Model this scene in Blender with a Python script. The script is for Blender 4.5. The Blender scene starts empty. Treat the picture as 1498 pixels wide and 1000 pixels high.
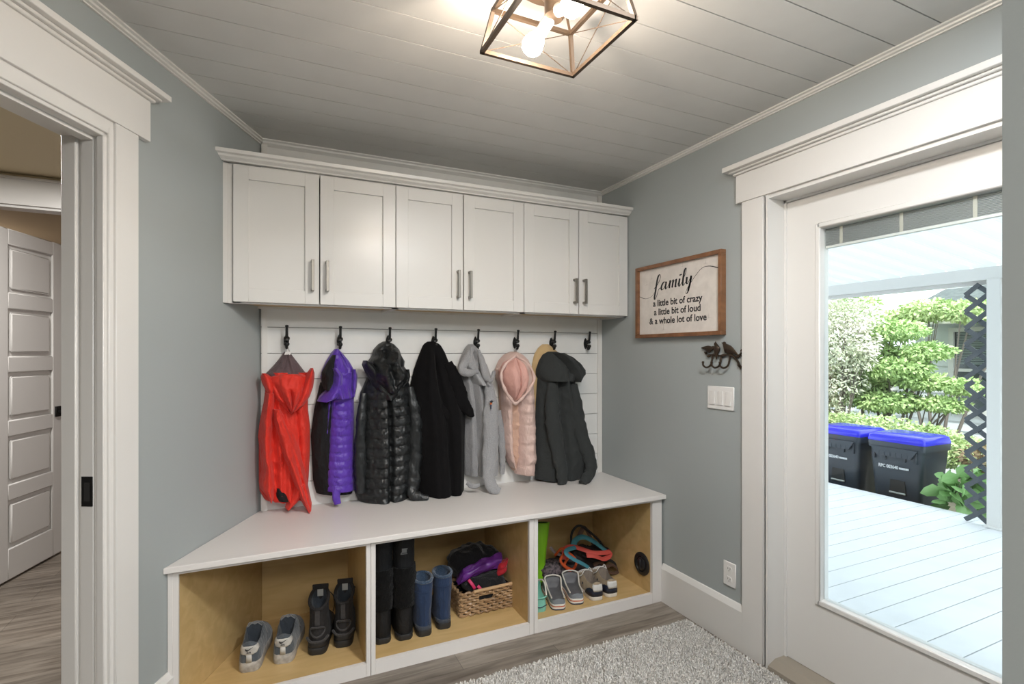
import bpy, bmesh, math, random
from mathutils import Vector, Matrix, noise
PI = math.pi
random.seed(7)
SC = bpy.context.scene
COL = SC.collection

# ------------------------------------------------------------------ camera model (photo 1498 x 1000)
FPX, YAW, HZ, CAMH = 760.0, math.radians(24.93), 517.0, 1.386
CY, SY = math.cos(YAW), math.sin(YAW)
def at(u, w, y):
    """point of the plane y = const seen at photo pixel (u, w)"""
    t = (u - 749) / FPX; k = (HZ - w) / FPX
    X, Y = t * CY + SY, -t * SY + CY
    q = y / Y
    return Vector((q * X, y, CAMH + q * k))
def seen_x(u, y):
    return at(u, HZ, y).x

# room
A, B, ZC = 2.0, 2.90, 2.455
L0 = (-0.046, B); LD = (0.4388, 0.8986)          # left wall: corner and direction
def LW(s, t, z):                                  # s from corner towards camera, t behind the wall face
    return Vector((L0[0] - s * LD[0] - t * LD[1], L0[1] - s * LD[1] + t * LD[0], z))
def lwx(y, off=0.0):                              # x of the left wall face at depth y
    return L0[0] - (B - y) * LD[0] / LD[1] + off
LANG = math.atan2(-LD[0], LD[1])                  # rotation of the left wall from +Y

# ------------------------------------------------------------------ materials
MATS = {}
def mat(name, col, rough=0.5, metal=0.0, bump=None, var=None, emit=None, coat=0.0, sheen=0.0, spec=None, wave=None, trans=0.0):
    m = bpy.data.materials.new(name); m.use_nodes = True
    nt = m.node_tree; b = nt.nodes['Principled BSDF']
    c = (*col, 1.0)
    b.inputs['Base Color'].default_value = c
    b.inputs['Roughness'].default_value = rough
    b.inputs['Metallic'].default_value = metal
    if coat: b.inputs['Coat Weight'].default_value = coat
    if sheen: b.inputs['Sheen Weight'].default_value = sheen
    if spec is not None: b.inputs['Specular IOR Level'].default_value = spec
    if trans: b.inputs['Transmission Weight'].default_value = trans
    tc = nt.nodes.new('ShaderNodeTexCoord')
    if var:
        sc, amt = var[0], var[1]
        col2 = var[2] if len(var) > 2 else tuple(min(1, x * (1 - amt)) for x in col)
        n = nt.nodes.new('ShaderNodeTexNoise'); n.inputs['Scale'].default_value = sc; n.inputs['Detail'].default_value = 4
        nt.links.new(tc.outputs['Object'], n.inputs['Vector'])
        r = nt.nodes.new('ShaderNodeValToRGB')
        r.color_ramp.elements[0].position = 0.35; r.color_ramp.elements[1].position = 0.65
        r.color_ramp.elements[0].color = (*col2, 1); r.color_ramp.elements[1].color = c
        nt.links.new(n.outputs['Fac'], r.inputs['Fac']); nt.links.new(r.outputs['Color'], b.inputs['Base Color'])
    if bump:
        n = nt.nodes.new('ShaderNodeTexNoise'); n.inputs['Scale'].default_value = bump[0]; n.inputs['Detail'].default_value = 5
        if len(bump) > 2:
            mp = nt.nodes.new('ShaderNodeMapping'); mp.inputs['Scale'].default_value = bump[2]
            nt.links.new(tc.outputs['Object'], mp.inputs['Vector']); nt.links.new(mp.outputs['Vector'], n.inputs['Vector'])
        else:
            nt.links.new(tc.outputs['Object'], n.inputs['Vector'])
        bp = nt.nodes.new('ShaderNodeBump'); bp.inputs['Strength'].default_value = bump[1]; bp.inputs['Distance'].default_value = 0.01
        nt.links.new(n.outputs['Fac'], bp.inputs['Height']); nt.links.new(bp.outputs['Normal'], b.inputs['Normal'])
    if emit:
        b.inputs['Emission Color'].default_value = (*emit[:3], 1); b.inputs['Emission Strength'].default_value = emit[3]
    MATS[name] = m
    return m

def plank_floor():
    m = bpy.data.materials.new('vinyl_planks'); m.use_nodes = True
    nt = m.node_tree; b = nt.nodes['Principled BSDF']; L = nt.links.new
    tc = nt.nodes.new('ShaderNodeTexCoord')
    br = nt.nodes.new('ShaderNodeTexBrick'); br.offset = 0.37
    br.inputs['Scale'].default_value = 1.0; br.inputs['Brick Width'].default_value = 1.22; br.inputs['Row Height'].default_value = 0.18
    br.inputs['Mortar Size'].default_value = 0.0012; br.inputs['Mortar Smooth'].default_value = 0.2
    br.inputs['Color1'].default_value = (0.72, 0.72, 0.72, 1); br.inputs['Color2'].default_value = (1, 1, 1, 1); br.inputs['Mortar'].default_value = (0.35, 0.35, 0.35, 1)
    L(tc.outputs['Object'], br.inputs['Vector'])
    mp = nt.nodes.new('ShaderNodeMapping'); mp.inputs['Scale'].default_value = (1.2, 11, 1)
    L(tc.outputs['Object'], mp.inputs['Vector'])
    n = nt.nodes.new('ShaderNodeTexNoise'); n.inputs['Scale'].default_value = 2.2; n.inputs['Detail'].default_value = 8; n.inputs['Distortion'].default_value = 1.2
    L(mp.outputs['Vector'], n.inputs['Vector'])
    r = nt.nodes.new('ShaderNodeValToRGB'); e = r.color_ramp.elements
    e[0].position = 0.30; e[0].color = (0.125, 0.100, 0.078, 1); e[1].position = 0.72; e[1].color = (0.36, 0.315, 0.265, 1)
    L(n.outputs['Fac'], r.inputs['Fac'])
    mx = nt.nodes.new('ShaderNodeMix'); mx.data_type = 'RGBA'; mx.blend_type = 'MULTIPLY'; mx.inputs[0].default_value = 1.0
    L(r.outputs['Color'], mx.inputs[6]); L(br.outputs['Color'], mx.inputs[7]); L(mx.outputs[2], b.inputs['Base Color'])
    b.inputs['Roughness'].default_value = 0.42
    bp = nt.nodes.new('ShaderNodeBump'); bp.inputs['Strength'].default_value = 0.12; bp.inputs['Distance'].default_value = 0.005
    L(n.outputs['Fac'], bp.inputs['Height']); L(bp.outputs['Normal'], b.inputs['Normal'])
    return m

def maple(name='maple_veneer', c1=(0.60, 0.425, 0.20), c2=(0.50, 0.34, 0.145)):
    m = bpy.data.materials.new(name); m.use_nodes = True
    nt = m.node_tree; b = nt.nodes['Principled BSDF']; L = nt.links.new
    tc = nt.nodes.new('ShaderNodeTexCoord'); mp = nt.nodes.new('ShaderNodeMapping'); mp.inputs['Scale'].default_value = (2, 9, 9)
    L(tc.outputs['Object'], mp.inputs['Vector'])
    n = nt.nodes.new('ShaderNodeTexNoise'); n.inputs['Scale'].default_value = 2.0; n.inputs['Detail'].default_value = 6; n.inputs['Distortion'].default_value = 0.8
    L(mp.outputs['Vector'], n.inputs['Vector'])
    r = nt.nodes.new('ShaderNodeValToRGB'); e = r.color_ramp.elements
    e[0].position = 0.3; e[0].color = (*c2, 1); e[1].position = 0.7; e[1].color = (*c1, 1)
    L(n.outputs['Fac'], r.inputs['Fac']); L(r.outputs['Color'], b.inputs['Base Color'])
    b.inputs['Roughness'].default_value = 0.38
    return m

def glass_mat():
    m = bpy.data.materials.new('door_glass'); m.use_nodes = True
    nt = m.node_tree; nt.nodes.remove(nt.nodes['Principled BSDF'])
    out = nt.nodes['Material Output']; mx = nt.nodes.new('ShaderNodeMixShader')
    t = nt.nodes.new('ShaderNodeBsdfTransparent'); t.inputs['Color'].default_value = (0.965, 0.985, 0.98, 1)
    g = nt.nodes.new('ShaderNodeBsdfGlossy'); g.inputs['Roughness'].default_value = 0.02
    f = nt.nodes.new('ShaderNodeFresnel'); f.inputs['IOR'].default_value = 1.3
    nt.links.new(f.outputs[0], mx.inputs[0]); nt.links.new(t.outputs[0], mx.inputs[1]); nt.links.new(g.outputs[0], mx.inputs[2]); nt.links.new(mx.outputs[0], out.inputs[0])
    return m

def translucent_mat(name, col, frac):
    m = bpy.data.materials.new(name); m.use_nodes = True
    nt = m.node_tree; nt.nodes.remove(nt.nodes['Principled BSDF'])
    out = nt.nodes['Material Output']; mx = nt.nodes.new('ShaderNodeMixShader'); mx.inputs[0].default_value = frac
    d = nt.nodes.new('ShaderNodeBsdfDiffuse'); d.inputs['Color'].default_value = (*col, 1)
    t = nt.nodes.new('ShaderNodeBsdfTranslucent'); t.inputs['Color'].default_value = (*col, 1)
    nt.links.new(d.outputs[0], mx.inputs[1]); nt.links.new(t.outputs[0], mx.inputs[2]); nt.links.new(mx.outputs[0], out.inputs[0])
    return m

WALL = mat('blue_grey_paint', (0.355, 0.385, 0.385), 0.55, bump=(260, 0.02))
WALLY = mat('cream_paint', (0.62, 0.53, 0.36), 0.6)
WALLP = mat('taupe_paint', (0.50, 0.44, 0.44), 0.5)
TRIM = mat('white_trim_paint', (0.71, 0.695, 0.67), 0.32)
CEIL = mat('white_plank_paint', (0.60, 0.60, 0.585), 0.42, var=(9, 0.03))
SHIP = mat('shiplap_paint', (0.74, 0.74, 0.725), 0.45, var=(14, 0.03))
CAB = mat('cabinet_lacquer', (0.68, 0.668, 0.645), 0.30)
LINE = mat('shadow_gap', (0.22, 0.215, 0.21), 0.8)
BENCH = mat('bench_white', (0.72, 0.69, 0.665), 0.36)
MAPLE = maple(); FLOOR = plank_floor(); GLASS = glass_mat()
NICK = mat('brushed_nickel', (0.26, 0.245, 0.22), 0.42, 0.9)
IRON = mat('black_iron', (0.012, 0.012, 0.012), 0.42, 0.3)
BRONZE = mat('oil_rubbed_bronze', (0.055, 0.038, 0.026), 0.40, 0.65)
PLASTIC = mat('white_plastic', (0.76, 0.75, 0.73), 0.3)
DARKHOLE = mat('dark_slot', (0.02, 0.02, 0.02), 0.6)
WOODFR = maple('walnut_stained_frame', (0.255, 0.115, 0.05), (0.15, 0.065, 0.028))
SIGNW = mat('whitewashed_board', (0.70, 0.655, 0.61), 0.6, var=(22, 0.10))
INK = mat('black_ink', (0.015, 0.015, 0.018), 0.6)

# ------------------------------------------------------------------ mesh builder
class MB:
    def __init__(self): self.bm = bmesh.new()
    def quadgrid(self, rows, close_u=False, close_v=False):
        vs = [[self.bm.verts.new(p) for p in r] for r in rows]
        n, m = len(vs), len(vs[0])
        for i in range(n if close_u else n - 1):
            for j in range(m if close_v else m - 1):
                q = [vs[i][j], vs[i][(j + 1) % m], vs[(i + 1) % n][(j + 1) % m], vs[(i + 1) % n][j]]
                try: self.bm.faces.new(q)
                except ValueError: pass
        return vs
    def loft(self, rings, cap0=True, cap1=True):
        vs = self.quadgrid(rings, close_v=True)
        for c, r in ((cap0, vs[0]), (cap1, vs[-1])):
            if c:
                try: self.bm.faces.new(r)
                except ValueError: pass
        return vs
    def box(self, x0, x1, y0, y1, z0, z1, f=None, bevel=0.0, seg=1):
        f = f or (lambda x, y, z: (x, y, z))
        vs = [self.bm.verts.new(f(x, y, z)) for x in (x0, x1) for y in (y0, y1) for z in (z0, z1)]
        fs = [self.bm.faces.new([vs[i] for i in q]) for q in ((0, 1, 3, 2), (4, 6, 7, 5), (0, 4, 5, 1), (2, 3, 7, 6), (0, 2, 6, 4), (1, 5, 7, 3))]
        if bevel > 0:
            es = list({e for fc in fs for e in fc.edges})
            bmesh.ops.bevel(self.bm, geom=es, offset=bevel, segments=seg, affect='EDGES', profile=0.6)
        return self
    def prism(self, poly, z0, z1, f=None, bevel=0.0):
        """poly: 2D points, extruded z0..z1; f maps (a,b,c) to world"""
        f = f or (lambda x, y, z: (x, y, z))
        lo = [self.bm.verts.new(f(a, b, z0)) for a, b in poly]; hi = [self.bm.verts.new(f(a, b, z1)) for a, b in poly]
        n = len(poly); fs = [self.bm.faces.new(lo[::-1]), self.bm.faces.new(hi)]
        for i in range(n): fs.append(self.bm.faces.new([lo[i], lo[(i + 1) % n], hi[(i + 1) % n], hi[i]]))
        if bevel > 0:
            bmesh.ops.bevel(self.bm, geom=list(fs[1].edges), offset=bevel, segments=1, affect='EDGES', profile=0.6)
        return self
    def tube(self, pts, rad, seg=8, caps=True, flat=1.0, up=None, closed=False):
        pts = [Vector(p) for p in pts]; n = len(pts)
        if not isinstance(rad, (list, tuple)): rad = [rad] * n
        up0 = Vector(up) if up else None
        rings = []; prev = None
        for i, p in enumerate(pts):
            if closed: d = pts[(i + 1) % n] - pts[i - 1]
            else: d = pts[min(i + 1, n - 1)] - pts[max(i - 1, 0)]
            if d.length < 1e-9: d = Vector((0, 0, 1))
            d.normalize()
            if up0 is not None: a = up0 - d * up0.dot(d)
            elif prev is None:
                a = Vector((0, 0, 1)) if abs(d.z) < 0.9 else Vector((1, 0, 0)); a = a - d * a.dot(d)
            else: a = prev - d * prev.dot(d)
            if a.length < 1e-6:
                a = d.orthogonal()
            a.normalize(); prev = a; b = d.cross(a)
            rings.append([p + (a * math.cos(2 * PI * k / seg) * flat + b * math.sin(2 * PI * k / seg)) * rad[i] for k in range(seg)])
        if closed: self.quadgrid(rings, close_u=True, close_v=True)
        else: self.loft(rings, caps, caps)
        return self
    def bar(self, p, q, w, h=None, up=(0, 0, 1)):
        h = h or w; p, q = Vector(p), Vector(q); d = (q - p).normalized(); u = Vector(up)
        u = u - d * u.dot(d)
        if u.length < 1e-5: u = Vector((1, 0, 0)) - d * d.x
        u.normalize(); s = d.cross(u)
        rings = [[c + s * (a * w / 2) + u * (b * h / 2) for a, b in ((-1, -1), (1, -1), (1, 1), (-1, 1))] for c in (p, q)]
        self.loft(rings); return self
    def lathe(self, prof, c=(0, 0, 0), axis=(0, 0, 1), seg=24, caps=True):
        c = Vector(c); ax = Vector(axis).normalized(); a = ax.orthogonal().normalized(); b = ax.cross(a)
        self.loft([[c + ax * h + (a * math.cos(2 * PI * k / seg) + b * math.sin(2 * PI * k / seg)) * max(r, 1e-4) for k in range(seg)] for r, h in prof], caps, caps)
        return self
    def ball(self, c, r, seg=12, scale=(1, 1, 1)):
        c = Vector(c); n = seg // 2
        rings = [[c + Vector((math.cos(2 * PI * k / seg) * math.sin(PI * i / n) * r * scale[0], math.sin(2 * PI * k / seg) * math.sin(PI * i / n) * r * scale[1], -math.cos(PI * i / n) * r * scale[2])) for k in range(seg)] for i in range(1, n)]
        self.loft(rings); return self
    def text(self, s, size, f, depth=0.0006, bold=0.0, align='CENTER', shear=0.0, space=1.0):
        cu = bpy.data.curves.new('t', 'FONT'); cu.body = s; cu.size = size; cu.extrude = depth; cu.offset = bold; cu.shear = shear
        cu.align_x = align; cu.space_character = space; cu.resolution_u = 3
        o = bpy.data.objects.new('t', cu); me = bpy.data.meshes.new_from_object(o)
        vs = [self.bm.verts.new(f(v.co.x, v.co.y, v.co.z)) for v in me.vertices]
        for p in me.polygons:
            try: self.bm.faces.new([vs[i] for i in p.vertices])
            except ValueError: pass
        bpy.data.objects.remove(o); bpy.data.curves.remove(cu); bpy.data.meshes.remove(me)
        return self
    def build(self, name, material, parent=None, smooth=True, angle=38, subsurf=0):
        bm = self.bm
        bmesh.ops.recalc_face_normals(bm, faces=bm.faces[:])
        me = bpy.data.meshes.new(name); bm.to_mesh(me); bm.free()
        for m in (material if isinstance(material, (list, tuple)) else [material]): me.materials.append(m)
        if smooth:
            me.polygons.foreach_set('use_smooth', [True] * len(me.polygons))
            me.set_sharp_from_angle(angle=math.radians(angle))
        o = bpy.data.objects.new(name, me); COL.objects.link(o)
        if subsurf:
            md = o.modifiers.new('smooth', 'SUBSURF'); md.levels = subsurf; md.render_levels = subsurf
        if parent is not None:
            o.parent = parent
            if parent.parent is None: o.matrix_parent_inverse = parent.matrix_basis.inverted()
        return o

def tag(o, label=None, cat=None, group=None, kind=None):
    if label: o['label'] = label
    if cat: o['category'] = cat
    if group: o['group'] = group
    if kind: o['kind'] = kind
    return o
def empty(name, loc, label, cat, group=None, rz=0.0):
    o = bpy.data.objects.new(name, None); COL.objects.link(o)
    o.location = loc; o.rotation_euler = (0, 0, rz); o.empty_display_size = 0.05
    return tag(o, label, cat, group)
def struct(o, label=None, cat=None): return tag(o, label, cat, kind='structure')
def copy_tree(o, parent=None):
    c = o.copy(); COL.objects.link(c)
    if parent is not None: c.parent = parent; c.matrix_parent_inverse = o.matrix_parent_inverse.copy()
    for ch in [k for k in bpy.data.objects if k.parent == o]: copy_tree(ch, c)
    return c
def bez(pts, n=40):
    """Catmull-Rom through points"""
    pts = [Vector(p) for p in pts]
    if len(pts) < 3: return [pts[0].lerp(pts[-1], i / n) for i in range(n + 1)]
    P = [pts[0] * 2 - pts[1]] + pts + [pts[-1] * 2 - pts[-2]]
    out = []
    m = len(pts) - 1
    for i in range(n + 1):
        s = i / n * m; k = min(int(s), m - 1); t = s - k
        p0, p1, p2, p3 = P[k:k + 4]
        out.append(0.5 * ((2 * p1) + (p2 - p0) * t + (2 * p0 - 5 * p1 + 4 * p2 - p3) * t * t + (3 * p1 - p0 - 3 * p2 + p3) * t ** 3))
    return out
def interp(tab, x):
    if x <= tab[0][0]: return tab[0][1:]
    for a, b in zip(tab, tab[1:]):
        if x <= b[0]:
            t = (x - a[0]) / (b[0] - a[0]); return tuple(p + (q - p) * t for p, q in zip(a[1:], b[1:]))
    return tab[-1][1:]

# ================================================================== SETTING
def slab(name, mat_, x0, x1, y0, y1, z0, z1, label, cat, **k):
    return struct(MB().box(x0, x1, y0, y1, z0, z1, **k).build(name, mat_, smooth=False), label, cat)

slab('floor', FLOOR, -5.0, 2.06, -2.7, 7.1, -0.06, 0.0, 'grey brown wood-look vinyl plank floor', 'floor')
# planked ceiling of the entry room: boards run parallel to the back wall
mb = MB()
PW = 0.138; y = B; k0 = math.floor((B - 1.905) / PW)
ys = [1.905 + PW * k for k in range(k0, -34, -1)]
edges = [B] + ys
for ya, yb in zip(edges, edges[1:]):
    if yb < -2.7: break
    g = 0.0022
    def cf(x, yy, z): return (lwx(yy, -0.03) if x == 0 else A + 0.02, yy, z)
    mb.box(0, 1, yb + g, ya - g, ZC, ZC + 0.03, f=cf)
mb.build('ceiling', CEIL, smooth=False); struct(bpy.data.objects['ceiling'], 'white painted plank ceiling with fine seams', 'ceiling')
mb = MB(); mb.prism([(lwx(B, -0.03), B), (A + 0.1, B), (A + 0.1, -2.7), (lwx(-2.7, -0.03), -2.7)], ZC + 0.012, ZC + 0.06)
struct(mb.build('ceiling_backing', LINE, smooth=False), 'dark backing seen in the seams of the plank ceiling', 'ceiling')
mb = MB(); mb.prism([(-5, -2.7), (lwx(-2.7, -0.06), -2.7), (lwx(B, -0.06), B), (-0.1, 7.1), (-5, 7.1)], ZC + 0.003, ZC + 0.06)
struct(mb.build('ceiling_hallway', WALLY, smooth=False), 'smooth cream ceiling of the room through the doorway', 'ceiling')

# back wall: shiplap boards
mb = MB()
mb.box(-0.10, A + 0.14, B, B + 0.12, 0, ZC + 0.06)
struct(mb.build('wall_back', LINE, smooth=False), 'back wall carrying the white boards', 'wall')
mb = MB(); z = 0.03
zs = [1.52 - 0.1325 * k for k in range(11, -1, -1)] + [1.52 + 0.1325 * k for k in range(1, 8)]
for za, zb in zip(zs, zs[1:]):
    mb.box(lwx(B) + 0.002, A - 0.001, B - 0.012, B, za + 0.0016, min(zb, ZC - 0.002) - 0.0016)
struct(mb.build('wall_back_boards', SHIP, smooth=False), 'white shiplap boards on the back wall above the bench', 'wall')
mb = MB()
mb.box(lwx(B) + 0.006, lwx(B) + 0.032, B - 0.022, B - 0.012, 0.60, ZC - 0.002); mb.box(A - 0.034, A - 0.002, B - 0.022, B - 0.012, 0.60, ZC - 0.002)
struct(mb.build('trim_1', TRIM), 'thin white corner strips beside the shiplap boards', 'trim')

# left wall with doorway
DJ, DEND, DH = 0.985, 1.82, 2.085
mb = MB()
mb.box(-0.05, DJ - 0.026, 0, 0.12, 0, ZC + 0.05, f=LW); mb.box(DEND, 6.3, 0, 0.12, 0, ZC + 0.05, f=LW); mb.box(DJ - 0.026, DEND, 0, 0.12, DH, ZC + 0.05, f=LW)
struct(mb.build('wall_left', WALL, smooth=False), 'blue grey angled wall with a cased doorway', 'wall')
mb = MB()
mb.box(0.854, 0.952, -0.019, 0, 0, 2.122, f=LW, bevel=0.0015); mb.box(0.952, 0.972, -0.012, 0, 0, 2.10, f=LW, bevel=0.002); mb.box(0.952, 2.0, -0.011, 0, 2.078, 2.124, f=LW, bevel=0.002)
mb.box(0.800, 2.05, -0.021, 0, 2.122, 2.262, f=LW, bevel=0.0015)
mb.box(0.786, 2.07, -0.030, 0, 2.262, 2.274, f=LW, bevel=0.003); mb.box(0.770, 2.09, -0.042, 0, 2.274, 2.284, f=LW, bevel=0.003); mb.box(0.748, 2.11, -0.060, 0, 2.284, 2.304, f=LW, bevel=0.002)
mb.box(DEND, DEND + .1, -0.019, 0, 0, 2.122, f=LW, bevel=0.0015)
struct(mb.build('trim_2', TRIM), 'white door casing with a stepped header cap on the left wall', 'trim')
mb = MB()
J0 = DJ - 0.028
mb.box(J0, DJ, -0.004, 0.018, 0, DH, f=LW, bevel=0.002); mb.box(J0, DJ - 0.010, 0.018, 0.030, 0, DH, f=LW)
mb.box(J0, DJ - 0.002, 0.030, 0.068, 0, DH, f=LW, bevel=0.0015)
mb.box(J0, DJ - 0.013, 0.068, 0.080, 0, DH, f=LW)
mb.box(J0, DJ + 0.005, 0.080, 0.128, 0, DH, f=LW, bevel=0.003)
mb.box(DJ - 0.02, DEND, -0.004, 0.128, DH - 0.018, DH, f=LW, bevel=0.002); mb.box(DEND - 0.02, DEND, -0.004, 0.128, 0, DH, f=LW)
mb.box(DJ, DEND, 0.030, 0.066, DH - 0.030, DH - 0.018, f=LW)
struct(mb.build('trim_3', TRIM), 'white stepped jamb of the doorway in the left wall', 'trim')
sp = MB(); 
# black strike plate in the jamb
zj = 1.386 - 0.262
sp.box(DJ - 0.004, DJ - 0.0008, 0.031, 0.067, zj - 0.047 - 0.17, zj + 0.047 - 0.17, f=LW, bevel=0.0006)
spo = sp.build('strike_plate', IRON)
tag(spo, 'square black strike plate set in the white jamb of the left doorway', 'strike plate')
spc = MB(); spc.box(DJ - 0.0010, DJ - 0.0004, 0.040, 0.058, zj - 0.20, zj - 0.142, f=LW); spc.build('latch_hole', DARKHOLE, spo)
# baseboard left (short piece between casing and bench)
mb = MB(); mb.box(0.655, 0.854, -0.018, 0, 0, 0.185, f=LW, bevel=0.001); mb.prism([(-0.018, 0.185), (0, 0.185), (0, 0.207), (-0.006, 0.207)], 0.655, 0.854, f=lambda a, b, c: LW(c, a, b))
struct(mb.build('baseboard_left', TRIM), 'tall white baseboard on the left wall', 'baseboard')

# right wall with exterior door opening
DY0, DY1, DZ = 0.62, 1.614, 2.086
mb = MB()
mb.box(A, A + 0.14, DY1, B + 0.12, -0.06, ZC + 0.05); mb.box(A, A + 0.14, -2.7, DY0, -0.06, ZC + 0.05); mb.box(A, A + 0.14, DY0, DY1, DZ, ZC + 0.05)
mb.box(A + 0.06, A + 0.14, DY0, DY1, -0.3, -0.001)
struct(mb.build('wall_right', WALL, smooth=False), 'blue grey wall with the glazed exterior door', 'wall')
mb = MB()
for ya, yb in ((1.622, 1.735), (0.50, 0.612)):
    mb.box(1.980, A, ya, yb, 0, DZ, bevel=0.0015)
mb.box(1.984, A, 1.606, 1.622, 0, DZ, bevel=0.004)
mb.box(1.976, A, 0.47, 1.766, DZ, 2.216, bevel=0.0015)
mb.box(1.968, A, 0.45, 1.776, 2.216, 2.228, bevel=0.003); mb.box(1.956, A, 0.44, 1.790, 2.228, 2.238, bevel=0.003); mb.box(1.938, A, 0.42, 1.813, 2.238, 2.262, bevel=0.002)
struct(mb.build('trim_4', TRIM), 'white door casing with a stepped header cap on the right wall', 'trim')
mb = MB()
mb.box(A - 0.016, 2.14, 1.598, DY1 + 0.001, 0.0, DZ); mb.box(A - 0.016, 2.14, DY0, DY0 + 0.016, 0, DZ); mb.box(A - 0.010, 2.14, DY0, DY1, DZ - 0.016, DZ + 0.001)
mb.box(2.088, 2.14, 1.588, 1.600, 0.03, DZ); mb.box(2.088, 2.14, DY0, DY1, DZ - 0.026, DZ - 0.014)
struct(mb.build('trim_5', TRIM), 'white jamb lining of the exterior door opening', 'trim')
mb = MB(); mb.prism([(1.980, 0.001), (2.15, 0.001), (2.15, 0.034), (2.03, 0.034), (1.985, 0.014)], 0.636, 1.598, f=lambda a, b, c: (a, c, b), bevel=0.0)
struct(mb.build('trim_6', mat('threshold_tan', (0.27, 0.235, 0.19), 0.45), smooth=False), 'tan threshold under the glazed exterior door', 'threshold')
mb = MB(); mb.box(1.982, A, 1.735, 2.284, 0, 0.186, bevel=0.001); mb.prism([(1.982, 0.186), (A, 0.186), (A, 0.212), (1.994, 0.210)], 1.735, 2.284, f=lambda a, b, c: (a, c, b))
struct(mb.build('baseboard_right', TRIM), 'tall white baseboard on the right wall', 'baseboard')
# ceiling trims
mb = MB()
for f in (lambda a, b, c: (A - a, c, ZC - b),):
    mb.prism([(0, 0), (0.030, 0), (0.030, 0.006), (0.020, 0.008), (0.018, 0.014), (0.009, 0.016), (0.008, 0.020), (0, 0.020)], 0.30, B, f=f)
struct(mb.build('trim_7', TRIM, smooth=False), 'narrow white ceiling trim along the right wall', 'trim')
mb = MB(); mb.prism([(0, 0), (0.030, 0), (0.030, 0.006), (0.020, 0.008), (0.018, 0.014), (0.009, 0.016), (0.008, 0.020), (0, 0.020)], 0, 6.0, f=lambda a, b, c: LW(c, -a, ZC - b))
struct(mb.build('trim_8', TRIM, smooth=False), 'narrow white ceiling trim along the left wall', 'trim')
mb = MB(); mb.prism([(0, 0), (0.034, 0), (0.034, 0.006), (0.022, 0.010), (0.020, 0.018), (0.012, 0.022), (0, 0.030)], lwx(B) + 0.01, A - 0.01, f=lambda a, b, c: (c, B - 0.012 - a, ZC - b))
struct(mb.build('trim_9', SHIP, smooth=False), 'narrow white ceiling trim along the back wall above the cabinets', 'trim')
# near wall end at the right edge of the picture, and the walls behind the camera
slab('wall_front', WALL, 0.75, A, 0.18, 0.299, 0, ZC + 0.03, 'blue grey wall end close by at the right edge', 'wall')
slab('wall_rear', WALL, -5.0, A + 0.14, -2.82, -2.7, 0, ZC + 0.05, 'wall behind the viewpoint', 'wall')
# the room through the doorway
slab('wall_hallway_west', WALLP, -5.12, -5.0, -2.7, 7.1, 0, ZC + 0.05, 'far left wall of the next room', 'wall')
slab('wall_hallway_north', WALLP, -5.0, 0.1, 7.1, 7.22, 0, ZC + 0.05, 'end wall of the next room', 'wall')
slab('wall_hallway_east', WALLP, -0.15, -0.05, B + 0.13, 7.1, 0, ZC + 0.05, 'side wall of the next room', 'wall')
mb = MB(); mb.box(-3.2, -0.15, 4.05, 4.15, 2.27, ZC); mb.box(-3.2, -1.50, 4.05, 4.15, 0, 2.27)
struct(mb.build('wall_hallway_opening', WALLY, smooth=False), 'cream wall over the inner opening seen through the left doorway', 'wall')
mb = MB(); mb.box(-1.52, -0.16, 4.03, 4.05, 2.27, 2.42, bevel=0.001); mb.box(-1.54, -0.16, 4.02, 4.05, 2.42, 2.436, bevel=0.002); mb.box(-1.5, -0.16, 4.05, 4.15, 2.255, 2.27)
struct(mb.build('trim_10', TRIM), 'white header trim seen through the left doorway', 'trim')

# inner panel door standing open
hin, fr = Vector((-1.462, 4.06, 0)), Vector((-1.312, 4.612, 0))
dx = (fr - hin).normalized(); dn = Vector((dx.y, -dx.x, 0)); DWID = (fr - hin).length
def PD(a, b, c): return hin + dx * a + dn * b + Vector((0, 0, c))
mb = MB(); mb.box(0, DWID, -0.040, -0.016, 0.012, 2.145, f=PD)
stile, rail = 0.105, 0.098; npan = 5; H0 = 0.20; H1 = 2.145 - 0.095; ph = (H1 - H0 - rail * (npan - 1)) / npan
mb.box(0, 0.085, -0.016, 0, 0.012, 2.145, f=PD, bevel=0.006); mb.box(DWID - stile, DWID, -0.016, 0, 0.012, 2.145, f=PD, bevel=0.006)
zz = [(0.012, H0)] + [(H0 + ph * (i + 1) + rail * i, H0 + (ph + rail) * (i + 1)) for i in range(npan - 1)] + [(H1, 2.145)]
for za, zb in zz: mb.box(0.08, DWID - stile + 0.004, -0.016, 0, za, zb, f=PD, bevel=0.006)
for i in range(npan):
    za = H0 + (ph + rail) * i
    mb.box(0.108, DWID - stile - 0.022, -0.016, -0.002, za + 0.024, za + ph - 0.024, f=PD, bevel=0.010)
d2 = struct(mb.build('door_2', TRIM), 'white five-panel door standing open beyond the left doorway', 'door')
mb = MB(); mb.box(DWID - 0.088, DWID - 0.030, 0, 0.010, 0.955, 1.025, f=PD, bevel=0.002)
mb.box(DWID - 0.070, DWID - 0.052, 0.01, 0.045, 0.982, 0.998, f=PD, bevel=0.002); mb.box(DWID - 0.070, DWID + 0.012, 0.040, 0.055, 0.980, 1.000, f=PD, bevel=0.003)
tag(mb.build('door_handle', IRON, d2), 'square black lever handle')

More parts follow.
